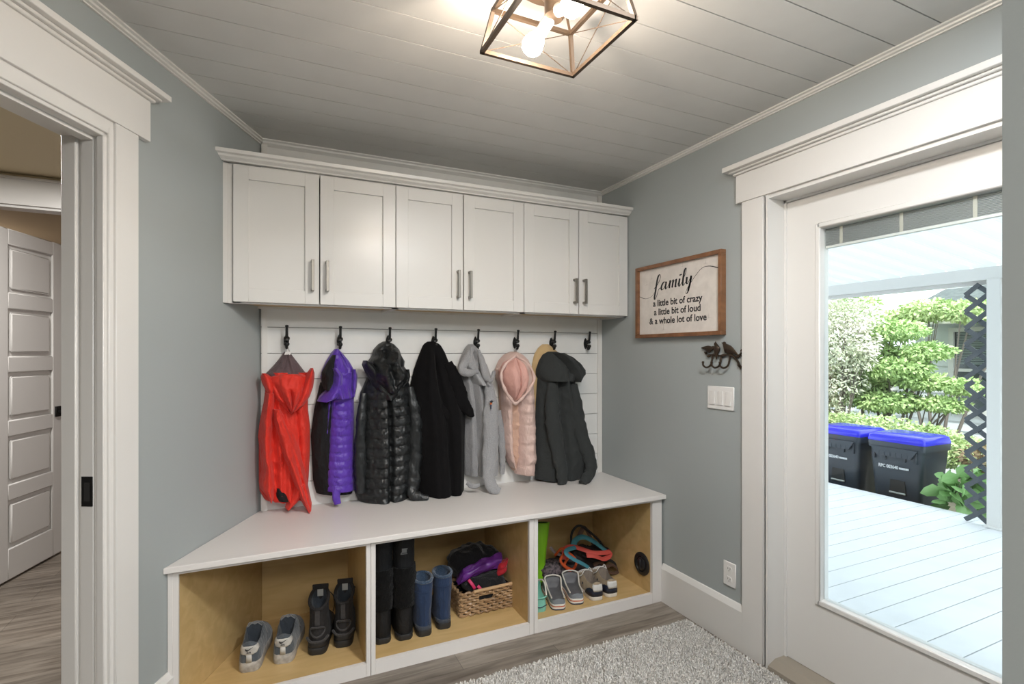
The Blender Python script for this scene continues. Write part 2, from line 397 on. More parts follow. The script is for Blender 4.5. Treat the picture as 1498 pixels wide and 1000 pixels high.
# ------------------------------------------------------------------ glazed exterior door
LX = 2.095
mb = MB()
y0, y1, z0, z1 = 0.645, 1.588, 0.036, 2.058; gy0, gy1, gz0, gz1 = 0.79, 1.443, 0.338, 1.925
mb.box(LX, LX + 0.044, gy1, y1, z0, z1); mb.box(LX, LX + 0.044, y0, gy0, z0, z1); mb.box(LX, LX + 0.044, gy0, gy1, z0, gz0); mb.box(LX, LX + 0.044, gy0, gy1, gz1, z1)
d1 = struct(mb.build('door_1', TRIM, smooth=False), 'white exterior door with one large glass pane', 'door')
mb = MB()
for (ya, yb, za, zb) in ((gy1 - 0.012, gy1 + 0.010, gz0 - 0.01, gz1 + 0.01), (gy0 - 0.01, gy0 + 0.012, gz0 - 0.01, gz1 + 0.01), (gy0, gy1, gz0 - 0.010, gz0 + 0.012), (gy0, gy1, gz1 - 0.012, gz1 + 0.010)):
    mb.box(LX - 0.008, LX + 0.052, ya, yb, za, zb, bevel=0.004)
mb.build('glazing_frame', TRIM, d1)
MB().box(LX + 0.020, LX + 0.024, gy0 + 0.005, gy1 - 0.005, gz0 + 0.005, gz1 - 0.005).build('glass_pane', GLASS, d1, smooth=False)
SLAT = mat('grey_blind_slat', (0.33, 0.335, 0.34), 0.45)
bl = MB()
for i in range(14):
    zz_ = 1.908 - i * 0.0052
    bl.box(LX + 0.028, LX + 0.043, gy0 + 0.012, gy1 - 0.014, zz_ - 0.0018, zz_ + 0.0018)
blind = bl.build('blind', SLAT, d1, smooth=False); blind['label'] = 'raised stack of grey blind slats'
mb = MB()
for yy in (1.363, 1.139, 0.916): mb.box(LX + 0.0265, LX + 0.0285, yy - 0.006, yy + 0.006, 1.838, 1.91)
mb.build('ladder_tape', mat('pale_tape', (0.55, 0.52, 0.46), 0.7), blind)
MB().box(LX + 0.026, LX + 0.045, gy0 + 0.012, gy1 - 0.014, 1.828, 1.838, bevel=0.001).build('bottom_rail', PLASTIC, blind)
# ================================================================== UPPER CABINETS
YD = 2.601
cabs = [(-0.152, 0.210, 0.5685, 'left'), (0.5685, 0.926, 1.2825, 'middle'), (1.2825, 1.6415, 1.996, 'right')]
clab = {'left': 'white two-door wall cabinet nearest the angled left wall', 'middle': 'white two-door wall cabinet in the middle of the row over the bench', 'right': 'white two-door wall cabinet nearest the framed sign'}
ZD0, ZD1 = 1.617, 2.226
for xa, xm, xb, nm in cabs:
    r = empty('wall_cabinet', ((xa + xb) / 2, 2.887, 1.61), clab[nm], 'cabinet', 'white wall cabinets over the coat hooks')
    bx0 = xa - 0.030 if nm == 'left' else xa + 0.0008
    bx1 = xb - 0.0008
    mb = MB()
    for sx in (bx0 + 0.0, bx1 - 0.016):
        mb.box(sx, sx + 0.016, YD + 0.021, 2.887, 1.610, ZD1 + 0.006)
    mb.box(bx0, bx1, YD + 0.021, YD + 0.040, 1.610, 1.630); mb.box(bx0, bx1, YD + 0.021, 2.887, ZD1 - 0.01, ZD1 + 0.006); mb.box(bx0 + .016, bx1 - .016, 2.875, 2.887, 1.61, ZD1)
    if nm == 'left': mb.box(bx0, xa + 0.03, YD + 0.021, YD + 0.03, 1.612, ZD1)
    mb.build('cabinet_body', CAB, r, smooth=False)
    MB().box(bx0 + 0.016, bx1 - 0.016, YD + 0.040, 2.875, 1.622, 1.634).build('bottom_panel', MAPLE, r, smooth=False)
    for da, db, hs in ((xa + 0.0015, xm - 0.0025, 1), (xm + 0.0025, xb - 0.0015, -1)):
        mb = MB(); fw = 0.062
        mb.box(da, db, YD + 0.010, YD + 0.020, ZD0, ZD1)
        mb.box(da, da + fw, YD, YD + 0.011, ZD0, ZD1, bevel=0.0012); mb.box(db - fw, db, YD, YD + 0.011, ZD0, ZD1, bevel=0.0012)
        mb.box(da + fw - .0008, db - fw + .0008, YD, YD + 0.011, ZD0, ZD0 + fw, bevel=0.0012); mb.box(da + fw - .0008, db - fw + .0008, YD, YD + 0.011, ZD1 - fw, ZD1, bevel=0.0012)
        d = mb.build('door', CAB, r)
        hx = db - 0.030 if hs > 0 else da + 0.030
        hb = MB(); za, zb = 1.678, 1.822
        hb.box(hx - 0.0065, hx + 0.0065, YD - 0.036, YD - 0.027, za, zb, bevel=0.001)
        for zc in (za, zb - 0.012): hb.box(hx - 0.0065, hx + 0.0065, YD - 0.028, YD + 0.001, zc, zc + 0.012, bevel=0.001)
        tag(hb.build('handle', NICK, d), 'brushed nickel bar handle')
mb = MB()
mb.box(lwx(YD) + 0.002, -0.170, YD + 0.002, YD + 0.03, 1.610, ZD1); mb.box(-0.172, -0.153, YD + 0.014, YD + 0.022, 1.610, ZD1)
struct(mb.build('trim_11', CAB, smooth=False), 'white filler strip between the left cabinet and the angled wall', 'trim')
mb = MB()
def crn(a, b, c): return (lwx(a, 0.001) if c == 0 else A - 0.001, a, b)
mb.prism([(2.612, 2.232), (2.590, 2.232), (2.588, 2.237), (2.572, 2.246), (2.568, 2.254), (2.553, 2.258), (2.551, 2.273), (2.640, 2.273), (2.640, 2.25)], 0, 1, f=crn)
struct(mb.build('trim_12', CAB, smooth=False), 'stepped white crown moulding along the top of the wall cabinets', 'trim')

# ================================================================== BENCH
YF = 2.284; ZT = 0.600
mb = MB()
mb.prism([(lwx(2.888) + 0.002, 2.888), (A - 0.002, 2.888), (A - 0.002, 2.262), (lwx(2.262) + 0.002, 2.262)], ZT - 0.022, ZT, bevel=0.0018)
tag(mb.build('bench_counter', BENCH), 'long white bench top with an angled left end above three cubbies', 'bench top')
cub = [(None, 0.3725, 0.392, 'left', 'left cubby of the bench, holding grey sneakers and dark hiking shoes, with an angled side'), (0.412, 1.157, 1.1815, 'middle', 'middle cubby of the bench, holding boots and a wicker basket'), (1.204, 1.921, 1.988, 'right', 'right cubby of the bench, holding clogs, sneakers and leashes')]
left_edge = 0.392
for i, (oa, ob, xe, nm, lab) in enumerate(cub):
    r = empty('bench_cubby', ((0.3 if i else 0.0) + i * 0.65, 2.6, 0), lab, 'cubby', 'three open cubbies under the bench top')
    ZC1 = ZT - 0.0225
    fr_ = MB(); sd = []
    if i == 0:
        xs = lwx(YF) + 0.001
        fr_.box(xs, -0.311, YF, YF + 0.02, 0, ZC1, bevel=0.001); fr_.box(xs, -0.330, YF - 0.004, YF, 0, ZC1, bevel=0.001)
        oa = -0.311
    else:
        fr_.box(left_edge + 0.0006, oa, YF, YF + 0.02, 0, ZC1, bevel=0.001)
    fr_.box(ob, xe - 0.0006, YF, YF + 0.02, 0, ZC1, bevel=0.001)
    fr_.box(oa - 0.001, ob + 0.001, YF + 0.001, YF + 0.02, 0, 0.056); fr_.box(oa - 0.001, ob + 0.001, YF + 0.001, YF + 0.02, 0.562, ZC1)
    fr_.build('face_frame', BENCH, r)
    zb0, zb1 = 0.036, 0.050
    if i == 0:
        def fl(a, b, c): return (lwx(b, 0.004 + a), b, c)
        MB().box(0, 0.014, YF + 0.021, 2.885, 0.02, ZC1, f=fl).build('side_panel', MAPLE, r, smooth=False)
        mb = MB(); mb.prism([(lwx(2.884, 0.02), 2.884), (ob, 2.884), (ob, YF + 0.021), (lwx(YF + .021, 0.02), YF + 0.021)], zb0, zb1)
        mb.build('bottom_panel', MAPLE, r, smooth=False)
        MB().box(lwx(2.874, 0.02), ob, 2.874, 2.886, 0.02, ZC1).build('back_panel', MAPLE, r, smooth=False)
    else:
        MB().box(oa - 0.012, oa, YF + 0.021, 2.885, 0.02, ZC1).build('side_panel', MAPLE, r, smooth=False)
        MB().box(oa, ob, YF + 0.021, 2.884, zb0, zb1).build('bottom_panel', MAPLE, r, smooth=False)
        MB().box(oa, ob, 2.874, 2.886, 0.02, ZC1).build('back_panel', MAPLE, r, smooth=False)
    MB().box(ob, ob + 0.012, YF + 0.021, 2.885, 0.02, ZC1).build('side_panel', MAPLE, r, smooth=False)
    left_edge = xe
# round black port on the right cubby side
gc = Vector((1.9205, 2.372, 0.190))
r = empty('cable_port', gc, 'round black port cover in the side of the right cubby', 'port cover')
RUB = mat('black_rubber', (0.014, 0.014, 0.015), 0.45)
MB().lathe([(0.064, 0.0), (0.064, 0.006), (0.058, 0.010), (0.044, 0.010), (0.042, 0.004), (0.0, 0.004)], gc, (-1, 0, 0), 36).build('flange', RUB, r)
mb = MB(); mb.lathe([(0.036, 0.003), (0.034, 0.010), (0.026, 0.013), (0.0, 0.014)], gc, (-1, 0, 0), 30); mb.box(gc.x - 0.020, gc.x - 0.012, gc.y - 0.004, gc.y + 0.004, gc.z - 0.028, gc.z + 0.028, bevel=0.002)
mb.build('cap', mat('black_plastic', (0.022, 0.022, 0.024), 0.3), r)

# ================================================================== COAT HOOKS
def make_hook(x, label):
    z = 1.452; yb = B - 0.0125
    r = empty('coat_hook', (x, yb, z), label, 'coat hook', 'row of black iron coat hooks on the shiplap')
    mb = MB()
    mb.prism([(0.010 * math.cos(a) * (1 + 0.25 * math.cos(2 * a)), 0.036 * math.sin(a)) for a in [2 * PI * k / 20 for k in range(20)]], 0, 0.006, f=lambda a, b, c: (x + a, yb - c, z + b), bevel=0.002)
    for dz in (0.022, -0.022): mb.ball((x, yb - 0.006, z + dz), 0.0045, 8)
    mb.build('backplate', IRON, r)
    mb = MB()
    p = bez([(x, yb - 0.004, z + 0.004), (x, yb - 0.024, z + 0.002), (x, yb - 0.046, z + 0.018), (x, yb - 0.052, z + 0.045), (x, yb - 0.056, z + 0.072)], 22)
    mb.tube(p, [0.0084 - 0.0024 * i / 22 for i in range(23)], 8); mb.lathe([(0.003, -0.008), (0.0085, -0.003), (0.0088, 0.003), (0.0035, 0.006)], p[-1], (0, -0.1, 1), 12)
    mb.lathe([(0.006, -0.007), (0.0145, -0.002), (0.0145, 0.003), (0.006, 0.008)], (x, yb - 0.040, z + 0.010), (0, -0.8, 0.6), 12)
    mb.build('upper_prong', IRON, r)
    mb = MB()
    p = bez([(x, yb - 0.004, z - 0.010), (x, yb - 0.022, z - 0.020), (x, yb - 0.032, z - 0.036), (x, yb - 0.046, z - 0.034), (x, yb - 0.048, z - 0.018)], 20)
    mb.tube(p, 0.0068, 8); mb.ball(p[-1], 0.0125, 10)
    mb.lathe([(0.006, -0.006), (0.0140, 0.0), (0.006, 0.006)], (x, yb - 0.018, z - 0.017), (0, -0.7, -0.6), 12)
    mb.build('lower_prong', IRON, r)
    return r
hook_x = [0.074 + 0.2568 * i for i in range(8)]
hl = ['black iron coat hook holding the red jacket', 'black iron coat hook holding the purple jacket', 'black iron coat hook holding the black puffer jacket', 'black iron coat hook holding the long black coat', 'black iron coat hook holding the light grey hoodie', 'black iron coat hook holding the pink puffer jacket', 'black iron coat hook holding the charcoal hoodie', 'black iron coat hook with nothing hanging on it']
h0 = make_hook(hook_x[0], hl[0])
for i in range(1, 8):
    h = copy_tree(h0); h.location.x = hook_x[i]; h['label'] = hl[i]

# ================================================================== THINGS ON THE RIGHT WALL
def RW(a, b, c): return (A - c, a, b)         # a = y, b = z, c = out of wall
pc = Vector((A, 2.1675, 1.684))
r = empty('framed_sign', pc, 'wood-framed white sign with black family lettering', 'sign')
fy0, fy1, fz0, fz1 = 1.843, 2.492, 1.477, 1.891
mb = MB(); t = 0.020
mb.box(fy0, fy1, fz0, fz0 + t, 0.001, 0.034, f=RW, bevel=0.001); mb.box(fy0, fy1, fz1 - t, fz1, 0.001, 0.034, f=RW, bevel=0.001)
mb.box(fy0, fy0 + t, fz0 + t, fz1 - t, 0.001, 0.034, f=RW, bevel=0.001); mb.box(fy1 - t, fy1, fz0 + t, fz1 - t, 0.001, 0.034, f=RW, bevel=0.001)
mb.build('frame', WOODFR, r)
bo = MB().box(fy0 + t, fy1 - t, fz0 + t, fz1 - t, 0.002, 0.016, f=RW).build('board', SIGNW, r, smooth=False)
def SG(a, b, c): return (A - 0.0165 - max(c, 0) , pc.y - a, pc.z + b)
mb = MB()
for s_, zz_ in (('a little bit of crazy', -0.030), ('a little bit of loud', -0.080), ('& a whole lot of love', -0.130)):
    mb.text(s_, 0.051, lambda a, b, c, z0=zz_: SG(a, z0 + b, c), bold=0.0010)
    # small slab feet give the printed letters their serif look
mb.build('lettering', INK, bo, smooth=False)
mb = MB()
# script word written as pen strokes
def pen(pts, w=0.0062, n=26, thick=None):
    P = bez([(p[0], p[1], 0) for p in pts], n); L_ = []; R_ = []
    for i, p in enumerate(P):
        d = P[min(i + 1, n)] - P[max(i - 1, 0)]; d.normalize()
        down = max(0.0, -d.y); ww = w * (0.42 + 1.05 * down)
        nrm = Vector((-d.y, d.x, 0)); L_.append(p + nrm * ww); R_.append(p - nrm * ww)
    sc = 1.0
    mb.quadgrid([[SG(a.x, a.y, 0.0004), SG(b.x, b.y, 0.0004)] for a, b in zip(L_, R_)])
y0_ = 0.062
sl = 0.20
def S_(x, y): return (x * 1.10 - 0.006 + (y) * sl, y0_ + y * 1.12 + x * 0.03)
pen([S_(-0.275, -0.012), S_(-0.22, -0.030), S_(-0.175, -0.026), S_(-0.150, -0.006)], 0.0020)
pen([S_(-0.158, 0.012), S_(-0.135, 0.030), S_(-0.118, 0.062), S_(-0.127, 0.078), S_(-0.140, 0.060), S_(-0.144, 0.0), S_(-0.147, -0.032), S_(-0.140, -0.042), S_(-0.130, -0.024), S_(-0.122, 0.004), S_(-0.108, 0.010)], 0.0046, 48)
pen([S_(-0.070, 0.030), S_(-0.088, 0.036), S_(-0.102, 0.018), S_(-0.098, 0.000), S_(-0.084, 0.004), S_(-0.072, 0.026)], 0.0044)
pen([S_(-0.070, 0.036), S_(-0.072, 0.012), S_(-0.066, 0.000), S_(-0.052, 0.014), S_(-0.044, 0.034)], 0.0044)
for k in range(3):
    x = -0.044 + k * 0.021
    pen([S_(x, 0.032), S_(x + 0.002, 0.036), S_(x + 0.001, 0.0)], 0.0044, 14)
    if k < 2: pen([S_(x + 0.001, 0.004), S_(x + 0.010, 0.030), S_(x + 0.021, 0.034)], 0.0030, 12)
pen([S_(-0.002, 0.004), S_(0.006, 0.000), S_(0.018, 0.018), S_(0.024, 0.034)], 0.0034, 14)
pen([S_(0.024, 0.036), S_(0.023, 0.010), S_(0.030, 0.000), S_(0.042, 0.016)], 0.0044, 16)
pen([S_(0.026, 0.056), S_(0.028, 0.050)], 0.0062, 4)
pen([S_(0.042, 0.016), S_(0.060, 0.056), S_(0.060, 0.078), S_(0.050, 0.066), S_(0.048, 0.014), S_(0.056, 0.000), S_(0.068, 0.014)], 0.0044, 34)
pen([S_(0.072, 0.036), S_(0.074, 0.010), S_(0.084, 0.006), S_(0.096, 0.030)], 0.0044, 18)
pen([S_(0.100, 0.038), S_(0.098, 0.000), S_(0.090, -0.036), S_(0.078, -0.040), S_(0.084, -0.018), S_(0.104, 0.006), S_(0.130, 0.036), S_(0.165, 0.062), S_(0.210, 0.062), S_(0.262, 0.046)], 0.0030, 50)
pen([S_(0.100, 0.038), S_(0.099, 0.010), S_(0.092, -0.030)], 0.0046, 12)
mb.build('script_word', INK, bo, smooth=False)
SCR = mat('grey_scratch', (0.42, 0.39, 0.36), 0.8)
for (a, b, L_) in ((-0.24, 0.10, .05), (-0.20, 0.13, .04), (0.18, 0.13, .07), (0.21, 0.155, .05), (0.23, -0.12, .06), (-0.22, -0.12, .05), (0.05, 0.165, .09), (-0.1, -0.165, .08)):
    mb = MB(); mb.prism([(a - L_ * .4, b), (a - .001, b + .0004), (a, b + L_ * .5), (a + .0012, b + .0004), (a + L_ * .4, b + .0002), (a, b - .0008)], .0002, .0004, f=SG); mb.build('scratch', SCR, bo, smooth=False)

# bird hook rack
bc = Vector((A, 1.868, 1.385))
r = empty('bird_hook_rack', bc, 'small dark bronze hook rack with three birds on a branch', 'hook rack')
def BR(a, b, c): return (A - c, bc.y - a, bc.z + b)      # a to the right in the photo
mb = MB(); mb.tube([BR(*p) for p in bez([(-0.085, -0.012, 0.008), (-0.05, -0.004, 0.009), (0.0, -0.010, 0.009), (0.05, -0.004, 0.009), (0.095, -0.014, 0.008), (0.122, 0.004, 0.008)], 24)], [0.006 + 0.002 * math.sin(i * 1.3) for i in range(25)], 8)
mb.tube([BR(*p) for p in bez([(0.075, -0.012, 0.008), (0.10, -0.035, 0.008), (0.108, -0.055, 0.008)], 8)], 0.005, 8)
for (a, b, ang) in ((0.115, 0.012, 0.4), (0.118, -0.008, -0.2), (0.100, -0.045, -0.9), (0.112, -0.050, -1.3), (-0.088, -0.002, 2.6)):
    c_, s_ = math.cos(ang), math.sin(ang)
    mb.prism([(a + c_ * u - s_ * v, b + s_ * u + c_ * v) for u, v in ((0, 0), (0.010, 0.007), (0.024, 0), (0.010, -0.007))], 0.006, 0.010, f=BR)
mb.build('branch', BRONZE, r)
for bx_, bz_, ang, mir in ((-0.074, 0.020, -0.20, .80), (-0.018, 0.022, 1.45, .80), (0.046, 0.018, 0.38, -1.0)):
    mb = MB(); c_, s_ = math.cos(ang), math.sin(ang)
    prof = [(-0.062, 0.000, .003), (-0.045, 0.004, .006), (-0.026, 0.006, .011), (-0.008, 0.004, .017), (0.010, 0.004, .0175), (0.022, 0.009, .0125), (0.028, 0.016, .0115), (0.036, 0.020, .008), (0.042, 0.020, .003), (0.050, 0.019, .001)]
    rings = []
    for (u, v, rr) in prof:
        ring = []
        for k in range(10):
            th = 2 * PI * k / 10
            k_ = abs(mir); rr_ = rr * 1.3; vv = (v + rr_ * math.sin(th)) * k_; cc = 0.012 + rr_ * 0.5 * math.cos(th)
            a_, b_ = u * k_ * c_ - vv * s_, u * k_ * s_ + vv * c_
            if mir < 0: a_ = -a_
            ring.append(BR(bx_ + a_, bz_ + b_, cc))
        rings.append(ring)
    mb.loft(rings); mb.build('bird', BRONZE, r)
for hx_ in (-0.070, -0.014, 0.038):
    mb = MB(); mb.tube([BR(*p) for p in bez([(hx_ + 0.018, -0.006, 0.010), (hx_ + 0.019, -0.035, 0.014), (hx_ + 0.014, -0.058, 0.020), (hx_ - 0.004, -0.068, 0.028), (hx_ - 0.018, -0.058, 0.034), (hx_ - 0.018, -0.044, 0.036)], 24)], 0.0048, 8)
    mb.ball(BR(hx_ - 0.018, -0.042, 0.036), 0.0068, 8)
    mb.build('hook', BRONZE, r)

# switch plate
sc_ = Vector((A, 1.874, 1.169))
r = empty('light_switch', sc_, 'white wall plate with three rocker switches', 'light switch')
mb = MB(); mb.box(1.791, 1.957, 1.112, 1.226, 0.0005, 0.007, f=RW, bevel=0.003)
for k in range(3):
    for zz_ in (1.120, 1.218): mb.ball((A - 0.0072, 1.924 - k * 0.050, zz_), 0.0028, 8, (0.3, 1, 1))
mb.build('plate', PLASTIC, r)
for k in range(3):
    yy = 1.924 - k * 0.050
    mb = MB(); mb.prism([(1.1355, 0.0072), (1.1355, 0.012), (1.169, 0.0090), (1.2025, 0.0086), (1.2025, 0.0072)], yy - 0.0165, yy + 0.0165, f=lambda a, b, c: (A - b, c, a), bevel=0.0006)
    mb.build('rocker', PLASTIC, r)
# outlet
oc = Vector((A, 1.8185, 0.3295))
r = empty('wall_outlet', oc, 'white double power outlet above the right baseboard', 'outlet')
MB().box(oc.y - 0.0375, oc.y + 0.0375, oc.z - 0.058, oc.z + 0.058, 0.0005, 0.007, f=RW, bevel=0.003).build('plate', PLASTIC, r)
for dz in (0.0245, -0.0245):
    mb = MB(); mb.prism([(0.0165 * math.cos(a) , max(-.0135, min(.0135, 0.0175 * math.sin(a)))) for a in [2 * PI * k / 20 for k in range(20)]], 0.007, 0.0088, f=lambda a, b, c: (A - c, oc.y + a, oc.z + dz + b))
    s_ = mb.build('socket', PLASTIC, r)
    mb = MB()
    for dy in (0.0064, -0.0064): mb.box(oc.y + dy - 0.0012, oc.y + dy + 0.0012, oc.z + dz - 0.001, oc.z + dz + 0.0075, 0.0086, 0.0091, f=RW)
    mb.lathe([(0.0026, 0), (0.0026, 0.0092)], (A, oc.y, oc.z + dz - 0.0075), (-1, 0, 0), 10)
    mb.build('slot', DARKHOLE, s_, smooth=False)

# ================================================================== CEILING LIGHT
lc = Vector((0.703, 1.236, ZC))
r = empty('ceiling_light', lc, 'bronze open cage ceiling light with two bare bulbs', 'ceiling light')
zb_, zt_ = 2.252, 2.362; hb_, ht_ = 0.152, 0.128; w_ = 0.011
def q(k, h, z): a = (( -1, -1), (1, -1), (1, 1), (-1, 1))[k % 4]; return Vector((lc.x + a[0] * h, lc.y + a[1] * h, z))
FIX = mat('dark_bronze_cage', (0.075, 0.052, 0.035), 0.42, 0.6)
mb = MB()
for k in range(4):
    mb.bar(q(k, hb_, zb_), q(k + 1, hb_, zb_), w_, w_); mb.bar(q(k, ht_, zt_), q(k + 1, ht_, zt_), w_, w_); mb.bar(q(k, hb_, zb_), q(k, ht_, zt_), w_, w_, up=(1, 0, 0))
    for h, z in ((hb_, zb_), (ht_, zt_)): p = q(k, h, z); mb.box(p.x - w_ / 2, p.x + w_ / 2, p.y - w_ / 2, p.y + w_ / 2, z - w_ / 2, z + w_ / 2)
mb.build('cage_frame', FIX, r, smooth=False)
for k in range(4):
    mb = MB(); mb.tube([q(k, hb_, zb_), q(k + 1, ht_, zt_)], 0.0013, 6); mb.tube([q(k + 1, hb_, zb_), q(k, ht_, zt_)], 0.0013, 6); mb.build('cross_wire', FIX, r)
MB().lathe([(0.128, 0), (0.128, -0.020), (0.122, -0.040), (0.105, -0.054), (0.0, -0.056)], lc, (0, 0, 1), 44).build('canopy', FIX, r)
for k in range(4): MB().tube([q(k, 0.075, ZC - 0.05), q(k, ht_, zt_)], 0.004, 6).build('support_rod', FIX, r)
MB().lathe([(0.058, -0.054), (0.052, -0.075), (0.034, -0.098), (0.028, -0.105), (0.028, -0.150), (0.020, -0.160), (0.0, -0.160)], lc, (0, 0, 1), 28).build('hub', FIX, r)
BULB = mat('lit_bulb', (1, 0.9, 0.8), 0.3, emit=(1.0, 0.84, 0.68, 300.0))
for (u, w, zb__) in ((789, 51, 2.270), (834, 9, 2.284)):
    q_ = at(u, w, 1.0); d = (q_ - Vector((0, 0, CAMH))); kz = (zb__ - CAMH) / d.z; c = Vector((0, 0, CAMH)) + d * kz
    h_ = Vector((lc.x, lc.y, ZC - 0.135)); ax = (c - h_).normalized(); c = h_ + ax * 0.098
    MB().lathe([(0.0145, 0.020), (0.0175, 0.024), (0.0175, 0.062), (0.0, 0.064)], h_, ax, 18).build('socket', PLASTIC, r)
    MB().lathe([(0.013, -0.036), (0.016, -0.030), (0.025, -0.016), (0.0295, 0.0), (0.028, 0.012), (0.021, 0.023), (0.010, 0.029), (0.0, 0.030)], c, ax, 24).build('bulb', BULB, r)

# ================================================================== RUG
r0 = MB(); RX0, RX1, RY0, RY1 = 0.36, 1.955, 0.80, 2.052
RUG = mat('rug_backing', (0.34, 0.30, 0.26), 0.95)
PILE = mat('shaggy_pile', (0.82, 0.80, 0.765), 0.95, var=(110, 0.0, (0.45, 0.43, 0.40)))
rr = empty('shag_rug', ((RX0 + RX1) / 2, (RY0 + RY1) / 2, 0), 'pale speckled shag rug in front of the glazed door', 'rug')
MB().box(RX0, RX1, RY0, RY1, 0.0005, 0.009, bevel=0.002).build('backing', RUG, rr)
rng = random.Random(3)
vs, fs = [], []
st = 0.0074
nx, ny = int((RX1 - RX0) / st), int((RY1 - RY0) / st)
for i in range(nx):
    for j in range(ny):
        x = RX0 + (i + 0.5 + rng.uniform(-.5, .5)) * st; yy = RY0 + (j + 0.5 + rng.uniform(-.5, .5)) * st
        edge = min(x - RX0, RX1 - x, yy - RY0, RY1 - yy)
        h = rng.uniform(0.012, 0.021) * (0.75 if edge < 0.02 else 1); a = rng.uniform(0, 2 * PI); wd = 0.0042
        lx, ly = rng.uniform(-.007, .007), rng.uniform(-.007, .007); b = len(vs)
        for k in range(3): vs.append((x + wd * math.cos(a + k * 2.094), yy + wd * math.sin(a + k * 2.094), 0.008))
        for k in range(3): vs.append((x + lx + 0.0028 * math.cos(a + .6 + k * 2.094), yy + ly + 0.0028 * math.sin(a + .6 + k * 2.094), 0.008 + h * (1 if k else .8)))
        for k in range(3): fs.append((b + k, b + (k + 1) % 3, b + 3 + (k + 1) % 3, b + 3 + k))
        fs.append((b + 3, b + 4, b + 5))
me = bpy.data.meshes.new('pile'); me.from_pydata(vs, [], fs); me.materials.append(PILE)
o = bpy.data.objects.new('pile', me); COL.objects.link(o); o.parent = rr; o.matrix_parent_inverse = rr.matrix_basis.inverted(); o['kind'] = 'stuff'

# ================================================================== GARMENTS ON THE HOOKS
YG = 2.80
def cloth(name, col, rough=0.85, sc=90, st=0.25, sheen=0.15, var=None, spec=0.3, wr=0.55):
    m = mat(name, col, rough, bump=(sc, st), sheen=sheen, var=var, spec=spec)
    nt = m.node_tree; bp = [n for n in nt.nodes if n.type == 'BUMP'][0]; tc = [n for n in nt.nodes if n.type == 'TEX_COORD'][0]
    n2 = nt.nodes.new('ShaderNodeTexNoise'); n2.inputs['Scale'].default_value = 17; n2.inputs['Detail'].default_value = 3; n2.inputs['Distortion'].default_value = 1.6
    mp = nt.nodes.new('ShaderNodeMapping'); mp.inputs['Scale'].default_value = (1.5, 1.5, 0.7); mp.inputs['Rotation'].default_value = (0, 0.35, 0)
    nt.links.new(tc.outputs['Object'], mp.inputs['Vector']); nt.links.new(mp.outputs['Vector'], n2.inputs['Vector'])
    b2 = nt.nodes.new('ShaderNodeBump'); b2.inputs['Strength'].default_value = wr; b2.inputs['Distance'].default_value = 0.012
    nt.links.new(n2.outputs['Fac'], b2.inputs['Height']); nt.links.new(bp.outputs['Normal'], b2.inputs['Normal'])
    nt.links.new(b2.outputs['Normal'], nt.nodes['Principled BSDF'].inputs['Normal'])
    return m
def crease(x, z, seed, fr=9.0):
    a = noise.noise(Vector((x * fr * 1.3 + z * fr * .5, z * fr * .8 - x * fr * .5, seed * 1.7 + 3)))
    b = noise.noise(Vector((x * fr * 2.4 - z * fr * .9, z * fr * 1.5 + x * fr, seed * 2.9 + 8)))
    return max(0, 1 - abs(a) * 3.2) ** 2 + .6 * max(0, 1 - abs(b) * 3.2) ** 2
def sheet(rows, yb, dep, parent, name, material, folds=(), quilt=None, nz=(0.012, 13, 3.5), seed=0, n=70, m=44, edge=0.55, drop=None, Y=YG, fine=0.0025, cr=0.006):
    """hanging garment panel: rows (w, uL, uR) of its outline in the photo, carried to the plane y = Y"""
    w0, w1 = rows[0][0], rows[-1][0]
    rings = []
    for i in range(n + 1):
        v = i / n; w = w0 + (w1 - w0) * v
        ul, ur = interp(rows, w)
        a, b = at(ul, w, Y), at(ur, w, Y)
        d_ = dep(v) if callable(dep) else dep
        ring = []
        for j in range(m + 1):
            t = j / m
            x = a.x + (b.x - a.x) * t; z = a.z + (b.z - a.z) * t
            pr = max(0.0, math.sin(PI * t)) ** edge
            f = 0.0
            for fo in folds:
                tc = fo[0] + (fo[1] - fo[0]) * v; va, vb = (fo[4], fo[5]) if len(fo) > 5 else (0.0, 1.0)
                fade = min(1, max(0, (v - va) / 0.12)) * min(1, max(0, (vb - v) / 0.12 + (1 if vb >= 1 else 0)))
                f += fo[2] * fade * math.exp(-((t - tc) / fo[3]) ** 2)
            nn = noise.noise(Vector((x * nz[1], z * nz[2], seed * 3.7))) * nz[0] + noise.noise(Vector((x * 34, z * 22, seed * 5.1 + 9))) * fine * 1.6 + cr * crease(x, z, seed)
            qv = 0.0
            if quilt:
                per, qa = quilt[0], quilt[1]; sk = quilt[2] if len(quilt) > 2 else 0.0
                ph = (z + sk * x + 0.004 * noise.noise(Vector((x * 9, z * 3, seed)))) / per
                qv = qa * (abs(math.sin(PI * ph)) ** 0.5) + qa * 0.35 * noise.noise(Vector((x * 60, z * 60, seed)))
            yy = yb - d_ * pr - (f + nn) * min(1, pr * 1.2) - qv * pr
            zz_ = z
            if drop: zz_ += drop(t, v)
            ring.append(Vector((x, min(yy, yb), max(zz_, 0.602))))
        back = [Vector((ring[-1].x + (ring[0].x - ring[-1].x) * k / 6, yb + (0.002 if 0 < k < 6 else 0), ring[-1].z + (ring[0].z - ring[-1].z) * k / 6)) for k in range(1, 6)]
        rings.append(ring + back)
    mb = MB(); mb.loft(rings, True, True)
    return mb.build(name, material, parent, angle=75)
